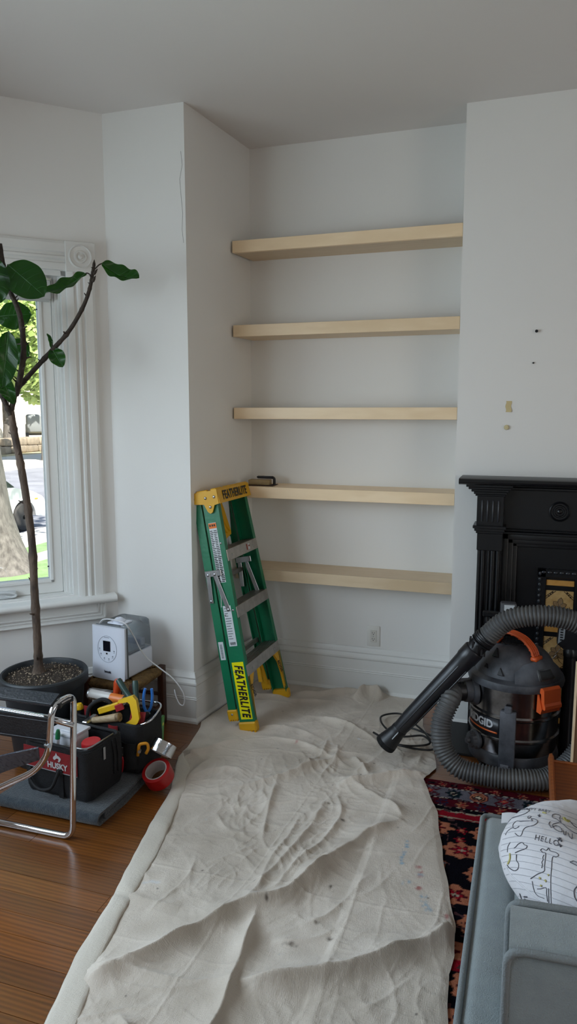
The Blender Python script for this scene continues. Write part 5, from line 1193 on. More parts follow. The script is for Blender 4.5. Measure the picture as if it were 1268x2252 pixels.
# ---- rush-seat stool
DKW = wood_mat('dark_stool_wood', '#4a2a1c', '#2b160e', scale=(5, 5, 1), rough=.45, ring=2, dist=3, bump=.04)
stl = thing('stool', 'small dark wooden stool with a woven rush seat', 'stool', (-1.826, 2.953, 0))
lx, ly = .127, .132
for sx in (-1, 1):
    for sy in (-1, 1):
        mb = MB(); mb.box((sx * lx, sy * ly, .1505), (.034, .034, .301), None, .005, 2); part('leg', mb, DKW, stl, 40)
for sy in (-1, 1):
    for z in (.07, .15): mb = MB(); mb.cyl((-lx, sy * ly, z), (lx, sy * ly, z), .009, n=10); part('stretcher', mb, DKW, stl, 60)
for sx in (-1, 1):
    for z in (.1,): mb = MB(); mb.cyl((sx * lx, -ly, z), (sx * lx, ly, z), .009, n=10); part('stretcher', mb, DKW, stl, 60)
RUSH = mat('rush', '#84673c', rough=.85, var=1, vscale=40, col2='#5c4526', bump=.4, bscale=120)
mb = MB(); mb.box((0, 0, .276), (.23, .24, .024), None, .01, 2)
rr = random.Random(4)
for k in range(26):
    f_ = -1 + 2 * (k + .5) / 26
    for sx in (-1, 1):
        y = f_ * (ly - .018); d_ = abs(f_); mb.tube([(sx * (lx - .11 * (1 - d_)), y, .292), (sx * (lx - .01), y, .293), (sx * (lx + .012), y, .28 + rr.uniform(-.001, .001)), (sx * (lx + .006), y, .262), (sx * (lx - .03), y, .262)], .0052, 6)
        x = f_ * (lx - .018); mb.tube([(x, sx * (ly - .11 * (1 - d_)), .292), (x, sx * (ly - .01), .293), (x, sx * (ly + .012), .28), (x, sx * (ly + .006), .262), (x, sx * (ly - .03), .262)], .0052, 6)
sr = part('rush_seat', mb, RUSH, stl, 60, 'woven straw-brown rush seat'); sr['kind'] = 'stuff'

# ---- humidifier on the stool
hu = thing('humidifier', 'white humidifier with a smoky tank on the rush stool', 'humidifier', (-1.845, 2.842, .2995), radians(-7))
HW = mat('humidifier_white', '#dfe3ee', rough=.3); SMOKE = mat('smoke_seam', '#6d7276', rough=.3)
mb = MB(); mb.box((0, .127, .056), (.178, .205, .11), None, .012, 3); part('base', mb, HW, hu, 40)
mb = MB()
def front(u, v):
    x = (u - .5) * .184; z = .002 + .25 * v; bow = .012 * (1 - (2 * u - 1) ** 4) ** .8 + .010 * (1 - v) ** 2
    return (x * (1 + .012 * (1 - v)), .012 - bow, z)
mb.slab(front, 26, 26, .010); mb.box((0, .02, .126), (.18, .018, .246), None, .006, 2); fp = part('front_panel', mb, HW, hu, 45)
mb = MB(); mb.box((0, .033, .126), (.183, .01, .25), None, .004, 2); part('seam_band', mb, SMOKE, hu, 40)
def fy(x, z): u = x / .184 + .5; v = (z - .002) / .25; return .012 - (.012 * (1 - (2 * u - 1) ** 4) ** .8 + .010 * (1 - v) ** 2) - .0056
mb = MB(); cx_, cz_ = .002, .148; mb.tube([(cx_ + .055 * cos(2 * pi * k / 48), fy(cx_ + .055 * cos(2 * pi * k / 48), cz_ + .063 * sin(2 * pi * k / 48)) - .0002, cz_ + .063 * sin(2 * pi * k / 48)) for k in range(48)], .0009, 6, closed=True); part('control_ring', mb, mat('ring_grey', '#9aa0ab', rough=.4), fp, 60)
mb = MB(); mb.box((0, fy(0, .16) - .0004, .162), (.042, .0016, .05), None, .0006, 1); part('display', mb, mat('display_black', '#12131c', rough=.12), fp, 0)
mb = MB(); mb.cyl((0, fy(0, .125), .1265), (0, fy(0, .125) - .0012, .1265), .0042, n=14); part('sensor_dot', mb, INKB, fp, 60)
for k, (x, z) in enumerate(((-.042, .146), (-.034, .122), (-.014, .103), (.012, .102), (.034, .116), (.042, .142))):
    mb = MB(); mb.box((x, fy(x, z) - .0003, z), (.006, .001, .006), Matrix.Rotation(.4 * k, 3, 'Y')); mb.box((x, fy(x, z) - .0003, z - .008), (.008, .001, .0012)); part('button_mark', mb, mat('mark_grey', '#8f95a0', rough=.5), fp, 0)
mb = MB(); mb.box((.0, fy(0, .2), .203), (.03, .001, .0014)); lettering(mb, 'levoit', .017, basis((.006, fy(0, .04) - .0012, .04), (1, 0, 0), (0, 0, 1)), bold=.0004); part('lettering', mb, mat('logo_navy', '#2c3040', rough=.5), fp, 0)
SM = glass_mat('smoky_tank', (.66, .69, .71), .03, .12)
mb = MB()
def tank_sec(z, x, y0, y1, n=6):
    r = .018; P = []
    for cx2, cy2, a0 in ((x - r, y1 - r, 0), (-x + r, y1 - r, 90), (-x + r, y0 + r, 180), (x - r, y0 + r, 270)):
        for k in range(n + 1): a = radians(a0 + 90 * k / n); P.append((cx2 + r * cos(a), cy2 + r * sin(a), z))
    return P
secs = [tank_sec(.112, .087, .042, .228), tank_sec(.20, .086, .042, .226), tank_sec(.245, .084, .042, .222), tank_sec(.255, .076, .05, .212)]
n_ = len(secs[0]); v = [p for s_ in secs for p in s_]; f = [(i * n_ + k, i * n_ + (k + 1) % n_, (i + 1) * n_ + (k + 1) % n_, (i + 1) * n_ + k) for i in range(3) for k in range(n_)] + [tuple(range(3 * n_, 4 * n_))]
mb.add(v, f); part('water_tank', mb, SM, hu, 40, 'smoky translucent water tank')
mb = MB(); mb.box((.0, .205, .13), (.1, .035, .036), None, .004, 1); mb.box((.02, .12, .118), (.12, .12, .01), None, .003, 1); part('tank_floor', mb, HW, hu, 40)
mb = MB(); mb.box((.015, .075, .259), (.092, .075, .008), None, .003, 1); mb.lathe([(.03, .0), (.03, .006), (.022, .012), (.015, .018), (.008, .02), (.005, .012), (0, .012)], 20, (.012, .075, .262)); part('mist_outlet', mb, HW, hu, 40)
mb = MB(); mb.tube(smooth_path([(-.17, .11, .02), (-.125, .07, .12), (-.09, .05, .225), (-.07, .045, .262), (-.03, .04, .277), (.05, .035, .277), (.082, .04, .262), (.10, .07, .2), (.112, .10, .13), (.135, .13, .075), (.19, .15, .03), (.25, .17, -.02), (.29, .19, -.09), (.285, .2, -.15), (.262, .2, -.155), (.24, .2, -.12), (.225, .21, -.09)], 8), .0032, 8); part('cord', mb, mat('cord_white', '#d8d8da', rough=.4), hu, 180, 'white cord draped over the humidifier')
# ================================================================ tubular steel chair, felt blanket, tool bags and tools
LEATH = mat('black_leather', '#0f1013', rough=.38, var=.4, vscale=20, col2='#191b20', bump=.25, bscale=120)
ch = thing('tube_chair', 'chrome tube armchair with black leather straps at the left border', 'chair', (-1.75, 2.0, 0))
def C3(x, y, z): return Vector((x + 1.75, y - 2.0, z))
TRr = .0115
def chair_tube(pts, r=.05):
    mb = MB(); mb.tube(fillet([C3(*p) for p in pts], r, 7), TRr, 14); return part('frame_tube', mb, CHROME, ch, 180)
# far side loop: floor runner, upright, arm bend, down tube, diagonal seat rail
chair_tube([(-2.25, 2.065, .0125), (-1.524, 2.078, .0125), (-1.51, 2.10, .552), (-1.517, 1.985, .552), (-1.54, 1.985, .375), (-1.60, 1.985, .30), (-2.2, 1.97, -.09 + .06)], .045)
chair_tube([(-2.25, 2.06, .478), (-1.60, 2.06, .467), (-1.507, 2.09, .44)], .01)
# near side of the frame, out of view
chair_tube([(-2.25, 1.45, .0125), (-2.95 + .45, 1.45, .0125)], .01) if False else None
mb = MB()                                      # arm strap between the two uprights
mb.slab(lambda u, v: C3(-1.506 - .012 * sin(pi * u) - .004, 2.0 + .085 * u, .545 + .012 * sin(2 * pi * v) * 0 + .018 * (v - .5)), 8, 4, .028); part('arm_strap', mb, LEATH, ch, 60)
mb = MB(); mb.slab(lambda u, v: C3(-2.2 + .68 * u, 1.985 + .05 * v, .552 + .022 * v - .006 * sin(pi * u)), 20, 6, .008); s_ = part('top_strap', mb, mat('leather_sheen', '#23262b', rough=.3, bump=.2, bscale=90), ch, 60, 'shiny black leather arm strap')
mb = MB(); mb.tube([C3(-2.2 + .68 * k / 40, 1.9855, .5575) for k in range(41)], .0012, 4); part('stitching', mb, mat('thread_grey', '#55585c', rough=.8), s_, 60)
mb = MB(); mb.slab(lambda u, v: C3(-2.2 + .665 * u, 1.992 + .004 * sin(3 * u), .402 + .088 * v + .012 * u), 20, 6, .009); b_ = part('back_strap', mb, LEATH, ch, 60)
mb = MB()
for z in (.412, .480): mb.tube([C3(-2.2 + .66 * k / 40, 1.9865, z + .012 * k / 40) for k in range(41)], .0010, 4)
part('stitching', mb, mat('thread_grey', '#55585c', rough=.8), b_, 60)
mb = MB(); mb.slab(lambda u, v: C3(-2.1 + .53 * u + .02 * v, 1.975 - .03 * v, .18 + .235 * u - .02 * (1 - v) + (-.10 + .06 * u) * (1 - v) + .02 * sin(pi * u)), 16, 10, .006); part('sling', mb, mat('leather_blue_sheen', '#20222c', rough=.22, bump=.35, bscale=60, var=.5, vscale=14, col2='#2c3040'), ch, 60, 'glossy dark leather sling')
mb = MB(); mb.cyl(C3(-1.55, 1.985, .405), C3(-1.525, 1.972, .412), .007, n=10); part('frame_bolt', mb, STEEL, ch, 60)

# ---- grey felt blanket, folded, under the tool bags
FELT = mat('grey_felt', '#4e565c', rough=.97, spec=.1, var=1, vscale=60, col2='#39424a', bump=.6, bscale=220, sheen=.4)
bl = thing('felt_blanket', 'folded grey felt blanket under the tool bags', 'blanket', (-1.70, 2.40, 0))
def fold_strip(z0, z1, yf, yb, t, r):
    """U fold: bottom at z0, top at z1, rounded at the front yf"""
    rm = (z1 - z0) / 2; P = [(yb, z0)]
    for k in range(13): a = -pi / 2 - pi * k / 12; P.append((yf + rm + rm * cos(a), z0 + rm + rm * sin(a)))
    P.append((yb, z1)); return P
for k, (z0, z1, yf, x0, x1) in enumerate(((.006, .046, 2.175, -1.93, -1.478), (.019, .033, 2.215, -1.925, -1.484))):
    P = fold_strip(z0, z1, yf, 2.66, .011, 0)
    def fs(u, v, P=P, x0=x0, x1=x1, k=k):
        i = min(int(v * (len(P) - 1)), len(P) - 2); f_ = v * (len(P) - 1) - i; y = P[i][0] + (P[i + 1][0] - P[i][0]) * f_; z = P[i][1] + (P[i + 1][1] - P[i][1]) * f_
        q_ = min(1, max(0, (y - 2.36) / .1)); xs = x0 + .09 * q_ * q_ * (3 - 2 * q_); x = xs + (x1 - xs) * u; return Vector((x + 1.70 + .006 * sin(y * 14 + k), y - 2.40 + .006 * sin(x * 9 + k) + .035 * (x + 1.7), max(.0055, z + .0025 * sin(x * 17 + y * 5))))
    mb = MB(); mb.slab(fs, 30, 43, .0105); part('fold', mb, FELT, bl, 70)

# ---- tool bags
NYL = mat('black_nylon', '#101114', rough=.75, var=.5, vscale=30, col2='#1b1c20', bump=.35, bscale=260); REDN = mat('red_nylon', '#8f1c22', rough=.7, var=.5, vscale=25, col2='#74141a', bump=.3, bscale=260); INN = mat('bag_lining', '#0b0c0e', rough=.85)
def bag_shell(w, d, h, bulge, t=.008, n=10):
    def ring(z, e, b):
        P = []; r = .03
        for cx, cy, a0 in ((w / 2 - r, d / 2 - r, 0), (-w / 2 + r, d / 2 - r, 90), (-w / 2 + r, -d / 2 + r, 180), (w / 2 - r, -d / 2 + r, 270)):
            for k in range(n + 1):
                a = radians(a0 + 90 * k / n); P.append([cx + r * cos(a), cy + r * sin(a), z])
        return [(x * (1 + b) - e * (1 if x > 0 else -1), y * (1 + b) - e * (1 if y > 0 else -1), z + .004 * sin(9 * x + 5 * y)) for x, y, z in P]
    R = [ring(.004, .012, 0), ring(.0, .004, 0), ring(.02, 0, bulge * .3)] + [ring(h * k / 8, 0, bulge * sin(pi * k / 9)) for k in range(1, 9)] + [ring(h, t, 0), ring(h * .6, t, bulge * .5), ring(h * .3, t, bulge * .3)]
    m_ = len(R[0]); v = [p for q in R for p in q]; f = [(i * m_ + k, i * m_ + (k + 1) % m_, (i + 1) * m_ + (k + 1) % m_, (i + 1) * m_ + k) for i in range(len(R) - 1) for k in range(m_)]
    f += [tuple(range(m_))[::-1], tuple(range((len(R) - 1) * m_, len(R) * m_))]
    mb = MB(); mb.add(v, f); return mb, R
BZ = .0575
bg = thing('tool_bag', 'black and red canvas tool bag with white lettering', 'tool bag', (-1.695, 2.345, BZ), radians(-6))
mb, R1 = bag_shell(.322, .215, .2, .03); part('bag_body', mb, NYL, bg, 50)
mb = MB(); mb.tube([(p[0], p[1], .203) for p in R1[-3]], .0075, 8, closed=True); rim = part('zip_rim', mb, NYL, bg, 180)
mb = MB(); mb.tube(fillet([(.05, -.1, .212), (.148, -.1, .214), (.15, .06, .214)], .04), .0035, 8); part('rim_wire', mb, STEEL, rim, 180)
def face(u, v, z0, z1, x0, x1, off): x = x0 + (x1 - x0) * u; z = z0 + (z1 - z0) * v; return (x, -.1075 * (1 + .03 * sin(pi * min(1, z / .225))) - off, z)
mb = MB(); mb.slab(lambda u, v: face(u, v, .105, .185, -.155, .112, .003), 16, 8, .003); rp_ = part('red_panel', mb, REDN, bg, 60, 'red front panel')
mb = MB(); mb.tube([face(k / 20, 0, .104, .104, -.155, .112, .0055) for k in range(21)], .0016, 5); part('piping', mb, mat('piping_grey', '#8f9296', rough=.6), rp_, 60)
mb = MB(); lettering(mb, 'HUSKY', .033, basis((.016, -.1165, .128), (1, 0, 0), (0, 0, 1)), bold=.0011, sx=.95); part('lettering', mb, mat('bag_white', '#c9cacc', rough=.6), rp_, 0)
mb = MB(); hd = [(-.014, .0), (-.02, .006), (-.016, .014), (-.008, .02), (-.004, .031), (.001, .021), (.01, .018), (.02, .01), (.017, .003), (.01, -.006), (.004, -.002), (.009, .004), (.006, .009), (-.003, .008), (-.008, .003)]
mb.prism([(x + .016, z + .152) for x, z in hd], (1, 0, 0), (0, 0, 1), (0, -.001, 0), (0, -.1155, 0)); part('emblem', mb, mat('bag_white', '#c9cacc', rough=.6), rp_, 0)
mb = MB(); mb.tube(smooth_path([(-.12, -.118, .1), (-.115, -.128, .055), (-.06, -.14, .03), (.0, -.14, .045), (.022, -.13, .09), (.03, -.12, .12)], 8), .0065, 8); part('handle_strap', mb, NYL, bg, 180)
mb = MB(); mb.box((.028, -.121, .108), (.03, .006, .02), None, .003, 1); mb.box((.03, -.1135, .06), (.022, .004, .12)); part('strap_anchor', mb, NYL, bg, 20)
mb = MB(); mb.box((.168, -.02, .17), (.004, .012, .05), None, .001, 1); part('zip_pull', mb, STEEL, bg, 20)
mb = MB()
for e in (-.012, .012): mb.tube(smooth_path([(.164, .045 + e, .2), (.169, .05 + e, .14), (.167, .05 + e, .06)], 5), .0045, 6)
part('side_webbing', mb, NYL, bg, 180)
def put(name, label, cat, loc, rot=(0, 0, 0), group=None):
    o = thing(name, label, cat, loc, 0, group); o.rotation_euler = rot; return o
t = put('plastic_container', 'white plastic container inside the lettered tool bag', 'container', (-1.735, 2.37, .175), (0, 0, radians(-8)))
mb = MB(); mb.box((0, 0, .045), (.13, .1, .09), None, .012, 3); part('tub', mb, WHITEP, t, 45); mb = MB(); mb.box((0, 0, .094), (.138, .108, .012), None, .004, 2); mb.box((.02, -.02, .103), (.06, .03, .01), None, .003, 1); part('lid', mb, WHITEP, t, 40)
t = put('marker_pen', 'green and white marker pen standing in the lettered tool bag', 'pen', (-1.742, 2.293, .17), (radians(-4), radians(3), 0))
mb = MB(); mb.cyl((0, 0, 0), (0, 0, .095), .0085, n=12); part('barrel', mb, WHITEP, t, 60); mb = MB(); mb.lathe([(.0095, .09), (.0095, .115), (.006, .128), (0, .129)], 12); part('cap', mb, mat('pen_green', '#1f7a4a', rough=.4), t, 40)
t = put('red_jar', 'round container with a red lid in the lettered tool bag', 'jar', (-1.598, 2.335, .165), (radians(4), radians(-3), 0))
mb = MB(); mb.lathe([(0, 0), (.032, 0), (.034, .01), (.034, .06), (0, .06)], 24); part('jar_body', mb, mat('jar_grey', '#b9bbc0', rough=.4), t, 40); mb = MB(); mb.lathe([(.037, .055), (.039, .06), (.039, .088), (.036, .094), (0, .096)], 28); part('lid', mb, mat('red_lid', '#c41f26', rough=.35), t, 40)
t = put('tape_measure', 'blue and white rounded case in the lettered tool bag', 'tape measure', (-1.585, 2.262, .178), (radians(8), 0, radians(-6)))
mb = MB(); mb.lathe([(0, -.014), (.036, -.014), (.042, -.008), (.042, .008), (.036, .014), (0, .014)], 28, (0, 0, .042), (0, 1, 0)); part('case', mb, mat('case_white', '#c4c9d4', rough=.35), t, 40); mb = MB(); mb.lathe([(0, .0142), (.03, .0142), (.03, .0162), (0, .0165)], 24, (0, 0, .042), (0, -1, 0)); part('case_disc', mb, mat('case_navy', '#26304f', rough=.35), t, 40)

# second bag, open tote full of tools
b2 = thing('tool_tote', 'open black and red tool tote crowded with hand tools', 'tool bag', (-1.635, 2.583, BZ), radians(-4))
mb, R2 = bag_shell(.335, .185, .205, .02); part('bag_body', mb, NYL, b2, 50)
mb = MB(); mb.tube([(p[0], p[1], .207) for p in R2[-3]], .006, 8, closed=True); part('rim', mb, NYL, b2, 180)
mb = MB(); mb.tube(smooth_path([(-.1, -.085, .2), (-.085, -.08, .255), (-.04, -.06, .285), (.0, -.05, .27), (.03, -.05, .2)], 8), .0085, 8); part('carry_handle', mb, NYL, b2, 180)
mb = MB(); mb.tube(fillet([(.06, .075, .245), (.185, .07, .255), (.20, -.06, .225), (.12, -.07, .195)], .045), .0042, 8); part('steel_frame', mb, CHROME, b2, 180, 'bent chrome frame rod')
mb = MB(); mb.slab(lambda u, v: (.1 + .06 * u, -.05 + .02 * u - .03 * (1 - v), .165 + .085 * v), 6, 6, .004); part('red_flap', mb, REDN, b2, 30)
mb = MB(); mb.slab(lambda u, v: (.02 + .045 * u, -.098 - .006 * sin(pi * u), .06 + .14 * v), 8, 6, .004); part('red_pocket', mb, REDN, b2, 40)
for x0 in (-.12, .085):
    mb = MB(); mb.slab(lambda u, v: (x0 + .07 * u, -.1 - .014 * sin(pi * u), .03 + .11 * v), 8, 6, .004); part('outer_pocket', mb, NYL, b2, 40)
mb = MB(); mb.slab(lambda u, v: (-.13 + .03 * u, -.06 - .003 * v, .19 + .055 * v), 4, 4, .004); part('red_tab', mb, REDN, b2, 30)
t = put('caulk_tube', 'orange and white caulk tube lying across the tool tote', 'tube', (-1.80, 2.62, .318), (0, 0, radians(-6)))
mb = MB(); mb.cyl((0, 0, 0), (.185, 0, .0), .021, n=24); part('tube_body', mb, mat('tube_white', '#c9c6c2', rough=.35), t, 40); mb = MB(); mb.cyl((.118, 0, 0), (.184, 0, 0), .0216, n=24); mb.cyl((.186, 0, 0), (.215, 0, .002), .006, .003, n=12); part('tube_print', mb, mat('tube_orange', '#d9762c', rough=.4), t, 40)
mb = MB(); rr = random.Random(1)
for k in range(16): x = .012 + (k % 8) * .0125; a = radians(250 - 40 * (k // 8)); mb.box((x, .0213 * cos(a), .0213 * sin(a) + .0), (.009, .003, .008), Matrix.Rotation(a, 3, 'X'))
part('print_blocks', mb, mat('tube_dark_print', '#6d5a48', rough=.5), t, 0)['kind'] = 'stuff'
mb = MB(); mb.lathe([(.0215, 0), (.023, .004), (.0215, .01)], 24, (-.004, 0, 0), (1, 0, 0)); part('end_ring', mb, STEEL, t, 40)
t = put('chisel', 'chisel with orange-red handle standing in the tool tote', 'chisel', (-1.70, 2.64, .19), (radians(-4), radians(8), 0))
mb = MB(); mb.lathe([(0, .09), (.013, .09), (.018, .105), (.0165, .13), (.019, .16), (.021, .185), (.016, .197), (0, .2)], 20); part('handle', mb, mat('handle_red_orange', '#b8431c', rough=.25), t, 40); mb = MB(); mb.box((0, 0, .02), (.018, .004, .15)); part('blade', mb, STEEL, t, 20)
t = put('loppers', 'pair of dark green handled garden shears in the tool tote', 'shears', (-1.565, 2.60, .15))
GRH = mat('shear_green', '#2c4640', rough=.4)
for a_, b_, in (((-.095, .03, .245), (.0, .0, .165)), ((-.012, .03, .25), (.012, 0, .165))):
    mb = MB(); mb.tube(smooth_path([b_, ((a_[0] + b_[0]) / 2, .012, (a_[2] + b_[2]) / 2 - .004), a_], 6), [.013, .013, .013, .013, .0125, .012, .012, .0125, .013, .0135, .0135, .013, .012], 10); part('handle', mb, GRH, t, 60)
mb = MB(); mb.cyl((.005, -.014, .155), (.005, .012, .155), .012, n=14); mb.box((.005, 0, .06), (.02, .006, .18)); part('pivot', mb, STEEL, t, 30)
t = put('hacksaw', 'yellow hacksaw with a D-shaped handle on top of the tool tote', 'saw', (-1.565, 2.535, .29))
YH = mat('saw_yellow', '#e0b517', rough=.35)
def dshape(pts): return pts
outer = [(-.045, .055), (.018, .085), (.04, .07), (.07, .0), (.066, -.02), (.03, -.06), (.0, -.062), (-.002, -.04), (.032, -.012), (.036, .0), (.012, .05), (.0, .056), (-.03, .045), (-.04, .04)]
mb = MB(); mb.prism(outer, (.97, 0, -.05), (.1, .25, .97), (.006, -.026, .004), (0, 0, 0)); part('grip', mb, YH, t, 25)
mb = MB(); mb.box((-.075, -.012, .022), (.11, .022, .026), Matrix.Rotation(radians(-22), 3, 'Y'), .003, 1); part('spine', mb, YH, t, 25); mb = MB(); mb.box((-.024, -.016, .034), (.034, .024, .028), Matrix.Rotation(radians(-22), 3, 'Y') @ Matrix.Rotation(.5, 3, 'Z'), .002, 1); part('spine_end', mb, mat('saw_red', '#a3242c', rough=.45), t, 25)
t = put('hammer', 'hammer with a pale wooden handle lying on the tool tote', 'hammer', (-1.70, 2.49, .262))
mb = MB(); mb.tube([(0, 0, .0), (.05, .0, .012), (.11, .002, .027), (.128, .002, .031)], [.0135, .0145, .0175, .0175], 14); part('handle', mb, mat('ash_wood', '#b7a183', rough=.6, var=.9, vscale=30, col2='#96805f', stretch=(1, 5, 5)), t, 50); mb = MB(); mb.cyl((.114, .002, .0285), (.1288, .002, .032), .0182, n=14); part('handle_end', mb, mat('burnt_wood', '#5b452f', rough=.7, var=1, vscale=90, col2='#a68c66'), t, 30); mb = MB(); mb.box((-.015, 0, -.005), (.03, .09, .028), None, .006, 1); part('head', mb, STEEL, t, 30)
t = put('screwdriver', 'yellow and black screwdriver in the tool tote', 'screwdriver', (-1.775, 2.53, .12), (0, radians(-6), 0))
mb = MB(); mb.lathe([(0, .08), (.012, .08), (.016, .1), (.015, .15), (.017, .165)], 14); part('handle', mb, BLACKP, t, 40); mb = MB(); mb.lathe([(.017, .165), (.017, .178), (.011, .19), (0, .193)], 14); part('handle_end', mb, YH, t, 40); mb = MB(); mb.cyl((0, 0, 0), (0, 0, .08), .004, n=8); part('shaft', mb, STEEL, t, 60)
def pliers(name, label, loc, rot, m, s=1., spread=.018):
    t = put(name, label, 'pliers', loc, rot)
    for sg in (-1, 1):
        mb = MB(); mb.tube(smooth_path([(0, 0, 0), (sg * spread * .8 * s, 0, .03 * s), (sg * spread * s, 0, .075 * s), (sg * spread * .75 * s, 0, .11 * s)], 6), [.0062 * s] * 19, 10); part('grip', mb, m, t, 60)
    mb = MB(); mb.cyl((0, -.007 * s, 0), (0, .007 * s, 0), .011 * s, n=14); mb.prism([(-.012, 0), (.012, 0), (.006, -.05), (-.006, -.05)], (s, 0, 0), (0, 0, s), (0, .01 * s, 0), (0, -.005 * s, 0)); part('jaws', mb, STEEL, t, 30)
pliers('blue_pliers', 'blue handled pliers at the right end of the tool tote', (-1.505, 2.60, .275), (0, radians(4), .4), mat('grip_blue', '#2f72c4', rough=.35))
pliers('red_pliers', 'dark red handled pliers in the front pocket of the tool tote', (-1.585, 2.462, .165), (radians(10), 0, .2), mat('grip_dark_red', '#8e2a33', rough=.4), .85)
pliers('red_snips', 'small red snips hanging on the front of the tool tote', (-1.545, 2.452, .15), (radians(186), radians(8), .2), mat('grip_red', '#b0222a', rough=.4), .7, .013)
t = put('spring_clamp', 'orange spring clamp clipped to the end of the tool tote', 'clamp', (-1.46, 2.475, .17), (0, 0, .4))
OC = mat('clamp_orange', '#dd9420', rough=.4)
mb = MB(); mb.tube(fillet([(-.02, 0, -.02), (-.012, 0, .03), (.02, 0, .034), (.026, 0, .01), (.014, 0, -.012)], .01), .0065, 8); part('clamp_body', mb, OC, t, 180); mb = MB(); mb.cyl((-.012, -.008, .0), (-.012, .008, .0), .007, n=10); part('clamp_pin', mb, STEEL, t, 40)
t = put('green_level', 'green spirit level end sticking out of the tool tote', 'level', (-1.475, 2.655, .10), (0, radians(4), .1))
mb = MB(); mb.box((0, 0, .07), (.012, .03, .15), None, .002, 1); part('level_body', mb, mat('level_green', '#3f8a3a', rough=.4), t, 20); mb = MB(); mb.cyl((-.007, 0, .11), (.007, 0, .11), .008, n=12); part('vial', mb, mat('vial_yellow', '#c9c94a', rough=.2), t, 40)
# tape rolls by the end of the bag
def roll(name, label, loc, rot, ro, ri, h, m, mc):
    t = put(name, label, 'tape roll', loc, rot)
    mb = MB(); mb.lathe([(ri + .004, -h / 2), (ro, -h / 2), (ro + .001, 0), (ro, h / 2), (ri + .004, h / 2), (ri + .004, -h / 2)], 40, cap=False); part('tape', mb, m, t, 40)
    mb = MB(); mb.lathe([(ri, -h / 2 - .001), (ri + .0042, -h / 2 - .001), (ri + .0042, h / 2 + .001), (ri, h / 2 + .001), (ri, -h / 2 - .001)], 40, cap=False); part('core', mb, mc, t, 40)
    return t
roll('red_tape_roll', 'roll of red tape leaning on the floor beside the tool tote', (-1.405, 2.502, .064), (radians(24), radians(-16), .3), .06, .042, .055, mat('red_tape', '#b81a1c', rough=.3, var=.6, vscale=15, col2='#8e1214'), mat('tape_core', '#b9aeaa', rough=.7))
roll('foil_tape_roll', 'roll of silver foil tape on top of the red tape roll', (-1.395, 2.53, .168), (radians(-34), radians(24), .2), .05, .034, .05, mat('foil', '#d0d2d4', rough=.16, metal=1, bump=.35, bscale=25), mat('tape_core', '#b9aeaa', rough=.7))
# ================================================================ upholstered armchair, nursing pillow, teak table
UPH = mat('grey_upholstery', '#939d9f', rough=.9, spec=.2, var=.6, vscale=30, col2='#848e91', bump=.35, bscale=420, sheen=.35)
PIPE = mat('grey_piping', '#7d8486', rough=.85, var=.4, vscale=60, col2='#8a9194', bump=.3, bscale=300)
ac = thing('armchair', 'blue-grey upholstered armchair with piped edges at the lower right', 'armchair', (.28, 1.57, 0.0105))
def A3(x, y, z): return Vector((x - .28, y - 1.57, z - .0105))
def cushion(lo, hi, r, puff, n=18):
    """soft rounded block"""
    mb = MB(); c = [(a + b) / 2 for a, b in zip(lo, hi)]; s = [(b - a) / 2 for a, b in zip(lo, hi)]
    bm = bmesh.new(); bmesh.ops.create_cube(bm, size=2); bmesh.ops.subdivide_edges(bm, edges=bm.edges[:], cuts=n, use_grid_fill=True)
    v = []
    for p in bm.verts:
        q = Vector([p.co[i] * s[i] for i in range(3)]); inner = Vector([max(-s[i] + r, min(s[i] - r, q[i])) for i in range(3)]); d = q - inner
        if d.length > 1e-9: q = inner + d.normalized() * min(d.length, r)
        ux, uy = p.co[0], p.co[1]
        q.z += puff * (1 - ux * ux) * (1 - uy * uy) * (1 if p.co[2] > 0 else 0) * max(0, p.co[2])
        v.append(Vector(c) + q)
    bm.verts.index_update(); f = [[w.index for w in q.verts] for q in bm.faces]; bm.free()
    mb.add([A3(*p) for p in v], f); return mb
part('seat_base', cushion((-.03, 1.20, .14), (.62, 1.94, .33), .03, 0, 6), UPH, ac, 60)
# T-shaped seat cushion, its nose wrapping in front of the arms
mb = cushion((-.085, 1.185, .33), (.02, 1.955, .45), .03, .006); m2 = cushion((-.01, 1.345, .33), (.56, 1.795, .455), .035, .012); mb.add(m2.v, m2.f); cu = part('seat_cushion', mb, UPH, ac, 60)
def piping(pts, parent, r=.0065, closed=True):
    mb = MB(); mb.tube(fillet([A3(*p) for p in pts] , .03) if not closed else smooth_path([A3(*p) for p in pts], 6, True), r, 10, closed=closed); return part('piping', mb, PIPE, parent, 180)
def rrect(x0, x1, y0, y1, z, r=.03):
    P = []
    for cx, cy, a0 in ((x1 - r, y1 - r, 0), (x0 + r, y1 - r, 90), (x0 + r, y0 + r, 180), (x1 - r, y0 + r, 270)):
        for k in range(0, 91, 30): a = radians(a0 + k); P.append((cx + r * cos(a), cy + r * sin(a), z))
    return P
mb = MB(); mb.tube([A3(*p) for p in [(.02, 1.188, .44), (-.06, 1.188, .441), (-.079, 1.194, .442), (-.083, 1.21, .443)] + [(-.084, 1.21 + .72 * k / 20, .443 + .004 * sin(pi * k / 20)) for k in range(21)] + [(-.079, 1.945, .442), (-.06, 1.952, .441), (.02, 1.952, .44)]], .0068, 10); part('piping', mb, PIPE, cu, 180)
mb = MB(); mb.tube([A3(*p) for p in [(.02, 1.188, .345), (-.07, 1.19, .345), (-.083, 1.21, .345), (-.083, 1.93, .345), (-.07, 1.95, .345), (.02, 1.952, .345)]], .006, 8); part('piping', mb, PIPE, cu, 180)
